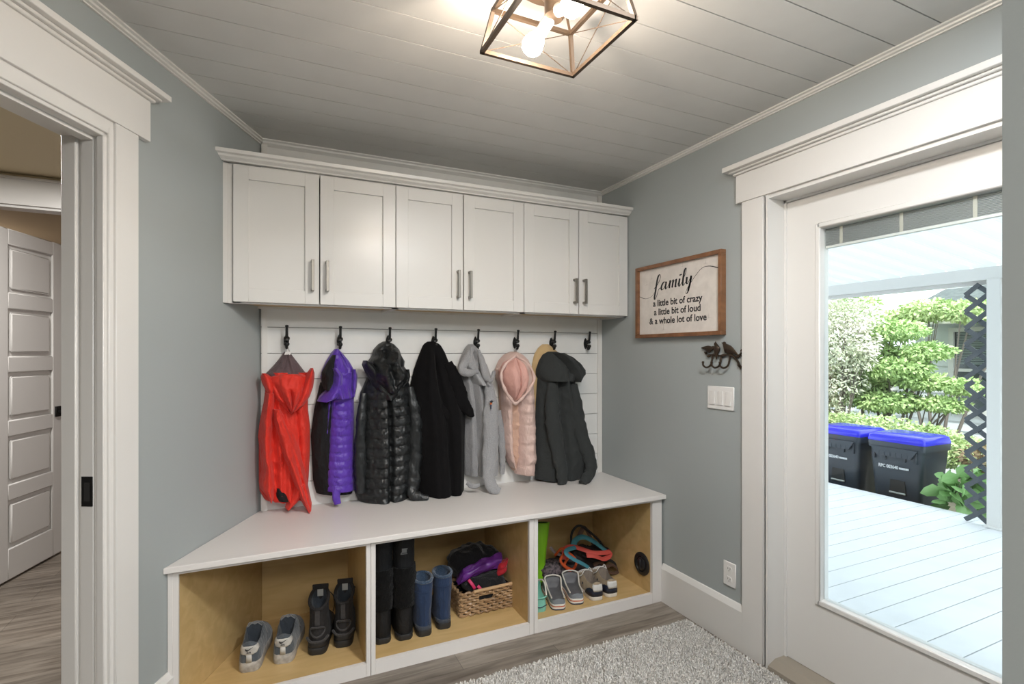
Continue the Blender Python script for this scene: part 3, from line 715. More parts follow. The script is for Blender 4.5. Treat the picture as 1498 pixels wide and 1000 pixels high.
def sleeve(path, parent, name, material, flat=0.6, seed=0, nzv=0.35, n=44, seg=18, quilt=None, cuff=None, capend=True):
    """path: (u, w, y, half width in metres); a soft tube with wrinkles"""
    P = bez([(*at(u, w, y),) for u, w, y, r in path], n)
    R = [p.x for p in bez([(r, 0, 0) for *_, r in path], n)]
    rings = []
    L_ = 0.0
    for i, p in enumerate(P):
        d = (P[min(i + 1, n)] - P[max(i - 1, 0)]).normalized()
        if i: L_ += (P[i] - P[i - 1]).length
        s_ = d.cross(Vector((0, 1, 0)))
        if s_.length < 1e-4: s_ = Vector((1, 0, 0))
        s_.normalize(); o_ = s_.cross(d)
        ring = []
        for k in range(seg):
            th = 2 * PI * k / seg; cs, sn = math.cos(th), math.sin(th)
            wr = 0.92 + nzv * .55 * noise.noise(Vector((p.x * 20 + cs * 1.3, p.z * 26 + sn, seed * 2.3))) + 0.05 * noise.noise(Vector((cs * 2, L_ * 60, seed))) + (0.20 * crease(p.x + cs * .03, p.z + sn * .02, seed, 14) if i > 2 else 0)
            if quilt: wr += quilt[1] * (abs(math.sin(PI * L_ / quilt[0])) ** 0.5 - 0.6)
            ring.append(p + s_ * (cs * R[i] * wr) + o_ * (sn * R[i] * flat * wr))
        for q_ in ring: q_.z = max(q_.z, 0.602 + .001 * i / n)
        rings.append(ring)
    mb = MB(); mb.loft(rings, True, capend)
    if not capend:
        last = rings[-1]; c = sum(last, Vector()) / seg
        inn = [c + (q_ - c) * 0.82 for q_ in last]; deep = [q_ - (P[-1] - P[-4]).normalized() * 0.02 for q_ in inn]
        mb.quadgrid([last, inn, deep], close_v=True)
    ob = mb.build(name, material, parent, angle=75)
    if cuff:
        i0 = n - cuff[0]
        cr = []
        for i in range(i0, n + 1):
            c = P[i]; cr.append([c + (q_ - c) * 1.05 for q_ in rings[i]])
        mb = MB(); mb.loft(cr, True, True); mb.build('cuff', cuff[1], ob, angle=60)
    return ob
def loop_tag(parent, u, w, hk, col=(0.65, 0.63, 0.6)):
    """hanging loop over the lower prong of hook number hk"""
    x = hook_x[hk]; m_ = MATS.get('loop_tape') or mat('loop_tape', (0.45, 0.43, 0.42), 0.8)
    p0 = Vector((x, B - 0.050, 1.430)); e = at(u, w, 2.85)
    mb = MB(); mb.tube(bez([e + Vector((-0.012, 0, -0.01)), e + Vector((-0.008, 0, 0.012)), p0, e + Vector((0.008, 0, 0.012)), e + Vector((0.012, 0, -0.01))], 20), 0.0022, 6)
    return mb.build('hanging_loop', m_, parent)
def hang(name, i, w, label, group=None):
    p = Vector((hook_x[i], B - 0.05, CAMH + 0.03)); return empty(name, p, label, 'jacket' if 'jacket' in name else ('hoodie' if 'hood' in name else 'coat'), group)

# 1 red jacket -------------------------------------------------------
RED = cloth('red_shell_fabric', (0.66, 0.032, 0.018), 0.6, 60, 0.2, 0.1)
LINING = cloth('plum_grey_lining', (0.105, 0.072, 0.078), 0.75, 70, 0.2)
BLK = cloth('black_fabric', (0.009, 0.0085, 0.0095), 0.85, 90, 0.25, 0.03)
j = hang('red_jacket', 0, 500, 'bright red jacket with a dark grey lining, nearest the angled left wall')
loop_tag(j, 422, 520, 0)
sheet([(545, 390, 454), (570, 388, 452), (600, 384, 452), (625, 379, 455), (660, 378, 455), (700, 378, 453), (722, 379, 451), (734, 386, 447)], 2.868, 0.072, j, 'body', RED,
      folds=[(0.30, 0.46, 0.020, 0.05, 0.2, 1.0), (0.16, 0.20, -0.024, 0.035, 0.3, 1.0), (0.66, 0.86, -0.026, 0.035, 0.15, 1), (0.84, 0.92, 0.016, 0.05), (.5, .62, .018, .05, .3, 1)], nz=(0.016, 12, 4), seed=1, cr=.011)
sheet([(514, 416, 424), (522, 411, 430), (535, 400, 440), (548, 387, 450), (562, 396, 448)], 2.862, lambda v: 0.020 + 0.075 * v, j, 'lining', LINING, folds=[(0.5, 0.35, -0.012, 0.05), (0.5, 0.68, -0.010, 0.05)], nz=(0.006, 15, 8), seed=2, n=30)
hd = sheet([(547, 404, 444), (551, 394, 453), (563, 391, 456), (578, 397, 454), (590, 407, 446), (599, 417, 436), (604, 424, 428)], 2.855, lambda v: 0.098 + 0.03 * math.sin(PI * v), j, 'hood', RED,
      folds=[(0.5, 0.5, -0.030, 0.04, 0.35, 1.2), (0.30, 0.5, 0.014, 0.06), (0.74, 0.5, 0.014, 0.06), (.1, .35, -.02, .05, .2, 1.2), (.92, .68, -.02, .05, .2, 1.2)], nz=(0.008, 18, 12), seed=3, n=40, edge=0.45, cr=.010)
sheet([(546, 383, 389), (551, 381, 398), (560, 383, 404), (570, 388, 405), (577, 392, 400)], 2.83, 0.055, hd, 'hood_flap', RED, n=16, m=20, seed=4, nz=(.006, 20, 10), cr=.008, edge=.8)
sheet([(538, 454, 458), (545, 449, 460), (553, 446, 460), (566, 441, 458), (580, 436, 453), (592, 431, 445), (600, 428, 434)], 2.80, 0.060, hd, 'hood_flap', RED, n=24, m=20, seed=5, nz=(.006, 20, 10), cr=.009, edge=.8, folds=[(.3, .3, .012, .2)])
sheet([(575, 389, 404), (600, 383, 406), (622, 379, 406), (640, 377, 404), (665, 380, 404), (690, 382, 407), (705, 378, 410), (716, 379, 408), (726, 389, 404), (732, 394, 400)], 2.845, 0.075, j, 'sleeve', RED, folds=[(.35, .5, .022, .16), (.8, .75, -.014, .1), (.5, .2, .014, .1, .5, 1.2)], nz=(.014, 18, 7), cr=.012, seed=6, n=60, m=30, edge=.7)
sheet([(598, 398, 412), (615, 399, 422), (635, 402, 432), (660, 408, 440), (685, 418, 446), (705, 427, 450), (725, 436, 454), (738, 443, 457), (746, 448, 456)], 2.835, 0.085, j, 'sleeve', RED, folds=[(.3, .4, .020, .16), (.75, .6, -.014, .08), (.6, .9, .012, .08)], nz=(.012, 18, 6), cr=.012, seed=7, n=60, m=30, edge=.7)
sheet([(705, 432, 450), (722, 424, 444), (735, 419, 436), (743, 417, 427)], 2.82, 0.06, j, 'hem_tail', RED, n=16, m=20, seed=8, cr=.008, edge=.8)
sheet([(713, 404, 410), (720, 400, 421), (727, 399, 428), (732, 402, 431)], 2.855, 0.088, j, 'hem_lining', BLK, n=12, nz=(.006, 20, 9), seed=9)
MB().box(-0.014, 0.014, -0.002, 0.001, -0.008, 0.008, f=lambda a, b, c: at(421, 516.5, 2.838) + Vector((a + c * .3, b, c)), bevel=0.001).build('label_tag', PLASTIC, j)

# 2 purple jacket ----------------------------------------------------
PUR = cloth('purple_quilt', (0.088, 0.026, 0.36), 0.42, 50, 0.2, 0.2, spec=0.5)
j = hang('purple_jacket', 1, 500, 'purple quilted jacket with black side panels, second from the angled left wall')
loop_tag(j, 493, 516, 1)
sheet([(560, 470, 480), (600, 461, 492), (640, 456, 495), (680, 458, 500), (705, 459, 520), (725, 464, 518)], 2.868, 0.055, j, 'side_panel', BLK, nz=(0.012, 12, 4), seed=11)
sheet([(545, 478, 520), (575, 478, 520), (600, 476, 521), (640, 474, 521), (680, 472, 522), (719, 472, 522)], 2.865, 0.075, j, 'body', PUR, folds=[(0.22, 0.10, -0.030, 0.035, 0.05, 1), (0.14, 0.04, .02, .05)], quilt=(0.0425, 0.0095, 0.05), nz=(0.006, 7, 3), seed=12, n=120, cr=.0015, fine=.0012)
hd = sheet([(510, 491, 497), (516, 486, 503), (528, 479, 513), (540, 473, 520), (552, 470, 520), (566, 474, 519), (582, 476, 521)], 2.862, lambda v: 0.030 + 0.075 * v, j, 'hood', PUR, folds=[(0.35, 0.5, 0.022, 0.10, 0.2, 1.2), (0.72, 0.86, -0.016, 0.06)], nz=(0.010, 16, 10), seed=13, n=40)
sheet([(519, 487, 492), (530, 479, 491), (545, 471, 491), (560, 471, 489), (570, 474, 483)], 2.83, lambda v: 0.035 + 0.05 * v, hd, 'hood_lining', BLK, nz=(0.005, 15, 8), seed=14, n=24)
sheet([(538, 484, 494), (548, 486, 503), (560, 484, 503), (570, 476, 503), (580, 467, 500), (587, 464, 484)], 2.82, 0.065, hd, 'hood_flap', PUR, n=26, m=22, seed=15, cr=.010, edge=.7, folds=[(.5, .7, .012, .2)])
sheet([(540, 515, 522), (550, 515, 525), (566, 514, 524), (580, 514, 521)], 2.845, 0.05, hd, 'hood_flap', PUR, n=18, m=16, seed=16, cr=.008, edge=.8)
sleeve([(494, 705, 2.80, 0.020), (492, 722, 2.79, 0.020), (494, 737, 2.785, 0.016)], j, 'sleeve_end', PUR, 0.5, 17, 0.3, n=14)

# 3 black puffer -----------------------------------------------------
PUF = cloth('black_puffer_shell', (0.013, 0.0145, 0.0155), 0.38, 40, 0.2, 0.0, spec=0.45, wr=.35)
j = hang('puffer_jacket', 2, 500, 'black quilted puffer jacket with a rumpled hood, between purple jacket and long black coat')
sheet([(552, 540, 600), (575, 530, 606), (610, 527, 611), (660, 524, 612), (700, 520, 611), (722, 521, 607), (740, 528, 603)], 2.868, 0.105, j, 'body', PUF, folds=[(0.46, 0.55, -0.034, 0.035, 0, 1), (0.74, 0.78, 0.016, 0.18), (0.38, 0.42, 0.012, 0.14)], quilt=(0.052, 0.018, -0.10), nz=(0.010, 6, 3), seed=21, n=120, m=60, cr=.002)
hd = sheet([(499, 563, 571), (503, 556, 580), (511, 549, 587), (520, 547, 590), (528, 541, 595), (536, 543, 594), (545, 537, 601), (554, 541, 600), (564, 549, 591), (573, 560, 581)], 2.862, lambda v: 0.050 + 0.12 * math.sin(PI * min(1, v * 1.1) * 0.62), j, 'hood', PUF, folds=[(0.30, 0.55, -0.030, 0.07, 0.1, .9), (.75, .60, .022, .08, .1, .9), (.55, .25, .020, .07, .3, 1.2)], nz=(0.030, 20, 20), seed=22, n=60, fine=0.010, cr=.018, quilt=(.034, .006, .3))
sheet([(527, 531, 536), (533, 529, 546), (545, 534, 556), (556, 541, 580), (566, 545, 588), (576, 551, 586), (584, 557, 578)], 2.80, 0.055, hd, 'hood_rim', PUF, n=30, m=30, seed=23, cr=.012, edge=.7, quilt=(.018, .004), nz=(.012, 22, 14))
sheet([(540, 590, 600), (550, 588, 602), (558, 586, 600), (565, 584, 592)], 2.83, 0.06, hd, 'hood_rim', PUF, n=14, m=18, seed=26, cr=.010, edge=.8)
sleeve([(599, 566, 2.80, 0.020), (608, 610, 2.79, 0.034), (607, 660, 2.79, 0.036), (604, 705, 2.775, 0.036), (603, 720, 2.76, 0.032), (613, 728, 2.735, 0.026), (627, 729, 2.715, 0.018)], j, 'sleeve', PUF, 0.75, 24, 0.4, quilt=(0.045, 0.14), n=70)
sleeve([(532, 575, 2.81, 0.018), (528, 620, 2.80, 0.026), (527, 680, 2.80, 0.030), (528, 720, 2.795, 0.026)], j, 'sleeve', PUF, 0.8, 25, 0.3, quilt=(0.05, 0.12))

# 4 long black coat --------------------------------------------------
COAT = cloth('black_wool', (0.0060, 0.0056, 0.0062), 0.95, 120, 0.15, 0.02, spec=0.12, wr=.12)
j = hang('long_coat', 3, 500, 'long plain black coat hanging between the puffer jacket and the grey hoodie')
sheet([(499, 630, 640), (503, 624, 649), (515, 619, 656), (540, 610, 666), (575, 602, 678), (603, 601, 686), (640, 606, 684), (690, 609, 684), (718, 612, 683), (735, 618, 676)], 2.868, lambda v: 0.045 + 0.11 * min(1, v * 1.8), j, 'body', COAT, cr=.002, fine=.001, folds=[(0.5, 0.62, -0.030, 0.05, 0.05, 1), (0.32, 0.30, 0.020, 0.07), (0.72, 0.80, 0.022, 0.08, .3, 1), (0.42, 0.42, .014, .05)], nz=(0.014, 9, 2.5), seed=31, n=80)
sleeve([(655, 530, 2.815, 0.028), (668, 562, 2.80, 0.040), (676, 588, 2.78, 0.044), (688, 604, 2.765, 0.022), (693, 609, 2.76, 0.006)], j, 'sleeve', COAT, 0.6, 32, 0.25)
sleeve([(640, 590, 2.755, 0.020), (650, 603, 2.748, 0.024), (657, 612, 2.752, 0.020)], j, 'pocket_flap', COAT, 0.35, 33, 0.15, n=14)

# 5 light grey hoodie ------------------------------------------------
GRY = cloth('heather_grey_fleece', (0.33, 0.33, 0.34), 0.9, 150, 0.3, 0.3, var=(220, 0.16))
j = hang('hoodie', 4, 500, 'light grey hoodie with a small badge on its chest')
sheet([(530, 680, 716), (555, 678, 724), (590, 682, 729), (640, 683, 735), (680, 684, 736), (697, 685, 734)], 2.868, 0.075, j, 'body', GRY, folds=[(0.30, 0.34, -0.030, 0.04, 0.02, 1), (0.16, 0.16, .018, .05), (0.44, 0.44, 0.020, 0.05), (0.60, 0.56, -0.022, 0.05)], nz=(0.010, 14, 2.5), seed=41, n=70)
hd = sheet([(503, 690, 697), (509, 685, 704), (520, 680, 709), (535, 675, 718), (550, 684, 722), (563, 694, 720)], 2.862, lambda v: 0.035 + 0.085 * v, j, 'hood', GRY, folds=[(0.5, 0.55, -0.030, 0.06, 0.1, 1.2), (0.2, 0.25, 0.02, 0.1)], nz=(0.012, 14, 9), seed=42, n=36)
sleeve([(690, 508, 2.83, 0.014), (683, 525, 2.80, 0.024), (676, 540, 2.785, 0.024), (686, 545, 2.765, 0.020), (699, 542, 2.76, 0.014)], hd, 'hood_edge', GRY, 0.8, 43, 0.3, n=24)
sleeve([(700, 512, 2.80, 0.010), (706, 530, 2.77, 0.018), (710, 549, 2.755, 0.020), (718, 556, 2.76, 0.014), (723, 543, 2.78, 0.010)], hd, 'hood_edge', GRY, 0.9, 44, 0.25, n=24)
sleeve([(715, 562, 2.79, 0.028), (718, 590, 2.765, 0.040), (718, 630, 2.75, 0.046), (717, 670, 2.735, 0.044), (715, 698, 2.72, 0.038), (722, 715, 2.69, 0.030), (730, 720, 2.675, 0.024)], j, 'sleeve', GRY, 0.6, 45, 0.18, cuff=(4, GRY), capend=True)
sleeve([(729, 600, 2.82, 0.018), (734, 640, 2.82, 0.022), (735, 675, 2.82, 0.018), (735, 693, 2.82, 0.014)], j, 'sleeve', GRY, 0.6, 46, 0.2, n=24)
sleeve([(683, 706, 2.76, 0.012), (692, 711, 2.73, 0.014), (702, 709, 2.72, 0.010)], j, 'drawn_hem', GRY, 0.5, 47, 0.2, n=14)
mb = MB()
bc_ = at(717, 590, 2.733)
def bd(pts, nm, col):
    m_ = MB(); m_.prism([(p[0], p[1]) for p in pts], 0, 0.003, f=lambda a, b, c: bc_ + Vector((a, -c * 1.0 - 0.012, b))); return m_.build(nm, mat('badge_' + nm, col, 0.7), j, smooth=False)
bd([(0.010 * math.cos(a) + 0.002, 0.007 * math.sin(a) + 0.012) for a in [k * PI / 6 for k in range(12)]], 'emblem_top', (0.03, 0.035, 0.06))
bd([(0.006 * math.cos(a) + 0.005, 0.005 * math.sin(a) + 0.010) for a in [k * PI / 6 for k in range(12)]], 'emblem_centre', (0.65, 0.65, 0.66))
bd([(-0.006, -0.006), (0.005, -0.003), (0.006, 0.006), (-0.005, 0.007)], 'emblem_patch', (0.42, 0.10, 0.02))
bd([(-0.003, -0.030), (0.002, -0.030), (0.004, -0.006), (-0.004, -0.007)], 'emblem_tail', (0.03, 0.04, 0.09))

# 6 pink puffer ------------------------------------------------------
PINK = cloth('pink_puffer_shell', (0.64, 0.465, 0.415), 0.5, 45, 0.3, 0.0, spec=0.45)
PINK2 = cloth('rose_lining', (0.64, 0.36, 0.31), 0.6, 50, 0.25, 0.0)
PINK3 = cloth('peach_lining', (0.58, 0.38, 0.29), 0.6, 50, 0.25, 0.0)
j = hang('pink_jacket', 5, 500, 'pink puffer jacket with its hood hanging open to the front')
loop_tag(j, 754, 518, 5)
sheet([(560, 735, 778), (590, 737, 783), (630, 739, 786), (670, 746, 787), (688, 754, 786), (692, 758, 783)], 2.868, 0.055, j, 'lining', PINK3, quilt=(0.036, 0.006), nz=(0.004, 14, 3), seed=61)
sheet([(555, 736, 752), (590, 737, 751), (625, 738, 751), (655, 740, 752), (675, 745, 753), (684, 750, 754)], 2.845, 0.065, j, 'front_panel', PINK, quilt=(0.060, 0.008), nz=(0.009, 22, 18), seed=62, n=60, m=26)
sheet([(555, 757, 782), (590, 757, 785), (630, 758, 786), (668, 757, 787), (694, 757, 784)], 2.848, 0.085, j, 'front_panel', PINK, quilt=(0.060, 0.012), nz=(0.010, 22, 18), seed=63, n=70, m=30)
hd = sheet([(514, 752, 758), (518, 742, 768), (527, 734, 776), (540, 729, 781), (553, 730, 784), (568, 736, 780), (582, 744, 770), (591, 750, 760)], 2.85, lambda v: 0.045 + 0.10 * math.sin(PI * min(1, v * 1.05)) ** 0.7, j, 'hood', PINK, nz=(0.008, 20, 16), seed=64, n=50)
rows_ = [(523, 752, 759), (530, 743, 769), (542, 736, 777), (555, 737, 778), (568, 742, 774), (580, 748, 766), (585, 752, 760)]
inn = sheet(rows_, 2.80, Y=2.73, dep=lambda v: 0.058 + 0.056 * math.sin(PI * v) ** 0.7, parent=hd, name='hood_lining', material=PINK2, folds=[(0.52, 0.50, -0.028, 0.022, 0, 1.2), (0.25, .3, .012, .1), (.78, .72, .012, .1)], nz=(0.006, 18, 14), seed=65, n=44, edge=0.35)
rim = [(755, 520), (742, 530), (734, 543), (734, 557), (740, 572), (748, 584), (754, 590), (762, 584), (772, 573), (781, 557), (779, 543), (770, 530)]
mb = MB(); P_ = bez([at(u, w, 2.748 - 0.040 * max(0, (w - 520) / 70)) for u, w in rim + rim[:1]], 60)[:-1]
mb.tube(P_, [0.0085 + 0.0022 * math.sin(i * 1.1) for i in range(60)], 8, closed=True); mb.build('hood_rim', PINK, hd)

# 7 beige jacket under charcoal hoodie -------------------------------
BEI = cloth('beige_canvas', (0.55, 0.39, 0.20), 0.85, 90, 0.25)
MAR = cloth('maroon_knit', (0.075, 0.008, 0.016), 0.9, 90, 0.3)
CHA = cloth('charcoal_fleece', (0.036, 0.039, 0.039), 0.94, 130, 0.2, 0.05, spec=.2, wr=.3)
j = hang('beige_jacket', 6, 500, 'beige jacket with a maroon hem, mostly hidden under the charcoal hoodie')
sheet([(503, 802, 810), (508, 796, 818), (518, 790, 828), (532, 787, 836), (550, 785, 838), (570, 784, 836), (600, 783, 836), (640, 786, 838), (690, 789, 845), (700, 792, 845)], 2.878, lambda v: 0.030 + 0.025 * min(1, v * 3), j, 'body', BEI, nz=(0.006, 12, 4), seed=71)
sheet([(690, 792, 846), (704, 791, 845), (714, 796, 842)], 2.874, 0.060, j, 'hem', MAR, nz=(0.008, 22, 4), seed=72, n=16)
j = hang('hoodie', 6, 500, 'charcoal grey hoodie draped over the beige jacket, nearest the empty hook')
sheet([(530, 795, 846), (560, 790, 846), (600, 788, 852), (640, 787, 860), (675, 787, 864), (702, 787, 858)], 2.842, lambda v: 0.065 + 0.03 * v, j, 'body', CHA, folds=[(0.45, 0.50, -0.028, 0.05, 0, 1), (0.62, 0.80, 0.020, 0.06, 0, 1), (0.72, 0.9, -0.02, .05), (0.25, 0.2, 0.016, 0.08)], nz=(0.010, 10, 2.5), seed=73, n=70, drop=lambda t, v: 0.10 * max(0, v - 0.5) * max(0, t - 0.45) if v > .5 else 0)
hd = sheet([(514, 806, 818), (518, 799, 832), (528, 793, 846), (540, 789, 853), (549, 789, 848), (557, 793, 842)], 2.845, lambda v: 0.045 + 0.085 * v, j, 'hood', CHA, folds=[(0.3, 0.3, 0.01, 0.1), (0.62, 0.66, -0.020, 0.08, 0.3, 1.2)], nz=(0.010, 13, 8), seed=74, n=34)
sheet([(516, 808, 822), (522, 812, 836), (531, 820, 847), (541, 826, 855), (547, 830, 853), (553, 834, 847), (558, 838, 842)], 2.80, 0.070, hd, 'hood_edge', CHA, n=30, m=26, seed=75, cr=.008, edge=.6, folds=[(.35, .4, .014, .12), (.75, .5, -.012, .08)])
sleeve([(808, 560, 2.775, 0.036), (808, 600, 2.755, 0.046), (813, 645, 2.74, 0.046), (820, 680, 2.725, 0.040), (823, 700, 2.71, 0.034), (822, 711, 2.70, 0.028)], j, 'sleeve', CHA, 0.6, 76, 0.18, cuff=(4, CHA))
sleeve([(838, 562, 2.79, 0.032), (845, 600, 2.775, 0.042), (851, 640, 2.755, 0.044), (862, 668, 2.735, 0.044), (864, 688, 2.71, 0.040), (856, 703, 2.67, 0.036), (852, 709, 2.65, 0.032)], j, 'sleeve', CHA, 0.62, 77, 0.18, cuff=(4, CHA))

# ================================================================== FOOTWEAR AND THINGS IN THE CUBBIES
ZS = 0.0505
def frame_at(base, rz):
    c, s = math.cos(rz), math.sin(rz); base = Vector(base)
    return lambda x, y, z: base + Vector((c * x - s * y, s * x + c * y, z))
OUT = [(0, .16), (0.012, .24), (0.04, .31), (.10, .365), (.2, .385), (.35, .385), (.5, .42), (.64, .485), (.74, .5), (.83, .475), (.91, .39), (.965, .26), (.99, .14), (1, .07)]
def outline(L, W, k=1.0, n=26, skew=0.0):
    ss = [(1 - math.cos(PI * i / n)) / 2 for i in range(n + 1)]
    hw = [interp(OUT, s)[0] * W * k for s in ss]
    pts = [(h + skew * W * (s - .5) * s, L * s) for s, h in zip(ss, hw)] + [(-h + skew * W * (s - .5) * s, L * s) for s, h in zip(ss[::-1], hw[::-1])]
    return [(x, L / 2 + (y - L / 2) * (1 + (k - 1) * .5)) for x, y in pts]
def sole_mesh(f, L, W, z0, z1, k=1.0, toe=0.0, skew=0.0):
    mb = MB(); o_ = outline(L, W, k, skew=skew)
    def lev(z, kk): return [f(x * kk, L / 2 + (y - L / 2) * (1 + (kk - 1) * .4), z + toe * max(0, y / L - .8) ** 1.5 * 3) for x, y in o_]
    mb.loft([lev(z0, .96), lev(z0 + (z1 - z0) * .15, 1.0), lev(z0 + (z1 - z0) * .85, 1.0), lev(z1, .975)])
    return mb
def low_upper(f, L, W, zs, hc, prof, op0, op1, skew=0.0, inset=0.80, n=52, dip=0.6):
    """upper of a low shoe; prof: top height along the length; op0..op1 the opening"""
    ru, rl = [], []
    for i in range(n + 1):
        s = 0.008 + 0.984 * i / n; hw = interp(OUT, s)[0] * W * 0.97; h = interp(prof, s)[0]; cx = skew * W * (s - .5) * s
        y = L * s
        op = min(1, max(0, (s - op0) / .05)) * min(1, max(0, (op1 - s) / .06))
        op = op * op * (3 - 2 * op)
        ci = inset
        outer = []
        for k in range(7):
            a = k / 6; bul = 1.0 + 0.05 * math.sin(PI * a)
            outer.append((hw * bul * (1 - (1 - ci) * a ** 1.6), zs * .8 + (h - zs * .8) * (1 - (1 - a) ** 1.15)))
        top = []
        for k in range(1, 8):
            a = k / 8; xx = ci * hw * (1 - 2 * a)
            arch = h + 0.22 * hw * math.sin(PI * a)
            e = min(1, 2.0 * min(a, 1 - a) * 2.2); e = e ** .5
            deep = h - (h - zs - 0.016) * e
            top.append((xx * (1 - .06 * op), arch * (1 - op) + deep * op))
        ring = [(x, z) for x, z in outer] + [(x, z) for x, z in top] + [(-x, z) for x, z in outer[::-1]]
        ru.append([f(cx + x, y, z) for x, z in ring])
    mb = MB(); mb.loft(ru)
    bm = mb.bm; bm.faces.ensure_lookup_table()
    return mb, ru
def split_upper(f, args, parent, mats, names=('upper', 'lining')):
    mb, ru = low_upper(f, *args[0], **args[1]); mb.bm.free()
    L = args[0][0]; op0, op1 = args[0][5], args[0][6]; n = len(ru) - 1
    m1, m2 = MB(), MB()
    i0, i1 = int(n * op0) , int(n * op1) + 1
    K = len(ru[0]); a0, a1 = 6, K - 7
    for mbx, test in ((m1, lambda i, k: not (i0 <= i < i1 and a0 <= k < a1)), (m2, lambda i, k: i0 <= i < i1 and a0 <= k < a1)):
        cache = {}
        def V(i, k):
            if (i, k) not in cache: cache[(i, k)] = mbx.bm.verts.new(ru[i][k])
            return cache[(i, k)]
        for i in range(n):
            for k in range(K - 1):
                if test(i, k): mbx.bm.faces.new([V(i, k), V(i + 1, k), V(i + 1, k + 1), V(i, k + 1)])
        if mbx is m1:
            for i in (0, n): mbx.bm.faces.new([V(i, k) for k in range(K)])
    u = m1.build(names[0], mats[0], parent, angle=50); l = m2.build(names[1], mats[1], parent, angle=60)
    return u, l, ru
def heel_patch(f, L, W, rows, material, parent, name, off=0.003, n=18, zs=.03, hc=.09, ci=.75):
    """piece of leather wrapped round the heel; rows: (z, half extent 0..1.6 along the heel curve)"""
    mb = MB(); rings = []
    for z, a_ in rows:
        ring = []; k = min(1, max(0, (z - zs * .8) / (hc - zs * .8))); k = 1 - max(0, 1 - k) ** (1 / 1.15); shr = (1 + .05 * math.sin(PI * k)) * (1 - (1 - ci) * k ** 1.6)
        for i in range(n + 1):
            q_ = (2 * i / n - 1) * a_; qa = abs(q_)
            if qa < .35: x, s = .16 * W * qa / .35, .008 - .004 * (1 - qa / .35)
            else: s = .008 + .10 * ((qa - .35) / .65) ** 1.5; x = interp(OUT, s)[0] * W
            ring.append(f(math.copysign(1, q_) * (x * .97 * shr + off * min(1, qa)), L * s - off * max(0, 1 - qa * .6), z))
        rings.append(ring)
    mb.quadgrid(rings)
    o = mb.build(name, material, parent, angle=60)
    md = o.modifiers.new('thick', 'SOLIDIFY'); md.thickness = 0.002; md.offset = 0
    return o
def lace(f, pts, material, parent, r=0.0022, name='lace'):
    return MB().tube(bez([f(*p) for p in pts], 24), r, 6).build(name, material, parent)

# grey sneakers
SLATE = cloth('slate_suede', (0.075, 0.088, 0.102), 0.85, 140, 0.2, 0.3)
OFFW = mat('worn_white_leather', (0.55, 0.53, 0.49), 0.5, bump=(60, .1), var=(30, 0.22))
MIDS = mat('worn_white_midsole', (0.50, 0.465, 0.42), 0.6, var=(45, 0.38))
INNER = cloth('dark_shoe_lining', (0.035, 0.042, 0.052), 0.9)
LACE = mat('grey_lace', (0.22, 0.22, 0.22), 0.9)
def sneaker_grey(base, rz, label):
    r = empty('sneaker', base, label, 'sneaker', 'grey and white sneakers in the left cubby'); f_ = frame_at(base, rz); f = lambda x, y, z: f_(x, y, z * 1.2); L, W = 0.305, 0.118
    sole_mesh(f, L, W, 0, 0.034, 1.02, 0.02).build('sole', MIDS, r, angle=50)
    prof = [(0, .088), (.05, .093), (.15, .090), (.28, .086), (.40, .100), (.46, .104), (.56, .094), (.70, .074), (.84, .062), (.95, .054), (1, .045)]
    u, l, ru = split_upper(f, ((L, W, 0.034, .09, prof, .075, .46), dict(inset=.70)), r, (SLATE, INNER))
    heel_patch(f, L, W, [(.091, .86), (.084, .92), (.076, .88), (.066, .52), (.061, .24)], OFFW, r, 'heel_tab', .0035, zs=.034, hc=.09, ci=.70)
    heel_patch(f, L, W, [(.062, .20), (.034, .20)], OFFW, r, 'heel_strip', .0036, n=4, zs=.034, hc=.09, ci=.70)
    mb = MB()
    def hp(a, b, c): return f(a, -0.0052 - c + 9.0 * max(0, abs(a) - .014) ** 1.5, 0.0765 + b * .85)
    sw = [(-.015, .004), (-.011, -.003), (-.004, -.004), (.020, .009), (-.002, .001), (-.008, .001), (-.011, .005)]
    mb.prism([(a * 1.0, b * 1.1 + .004) for a, b in sw], 0, 0.001, f=hp)
    mb.text('AIR', 0.0085, lambda a, b, c: hp(a, b - .0095, c), bold=.0004, space=1.4)
    mb.build('heel_logo', INK, r, smooth=False)
    for k in range(4):
        y_ = L * (.44 + k * .07); z_ = interp(prof, .44 + k * .07)[0] + .008
        lace(f, [(-.030, y_, z_ - .006), (-.012, y_ + .006, z_ + .004), (.012, y_ + .004, z_ + .004), (.030, y_, z_ - .006)], LACE, r)
    lace(f, [(.0, L * .45, .112), (.024, L * .46, .118), (.036, L * .50, .100), (.050, L * .48, .070)], LACE, r); lace(f, [(.0, L * .45, .112), (-.022, L * .48, .116), (-.036, L * .47, .098)], LACE, r)
    return r
sneaker_grey((-0.082, 2.440, ZS), -0.14, 'dirty grey and white sneaker nearest the slanted cubby side')
sneaker_grey((0.048, 2.444, ZS), -0.18, 'dirty grey and white sneaker beside the dark hiking shoes')

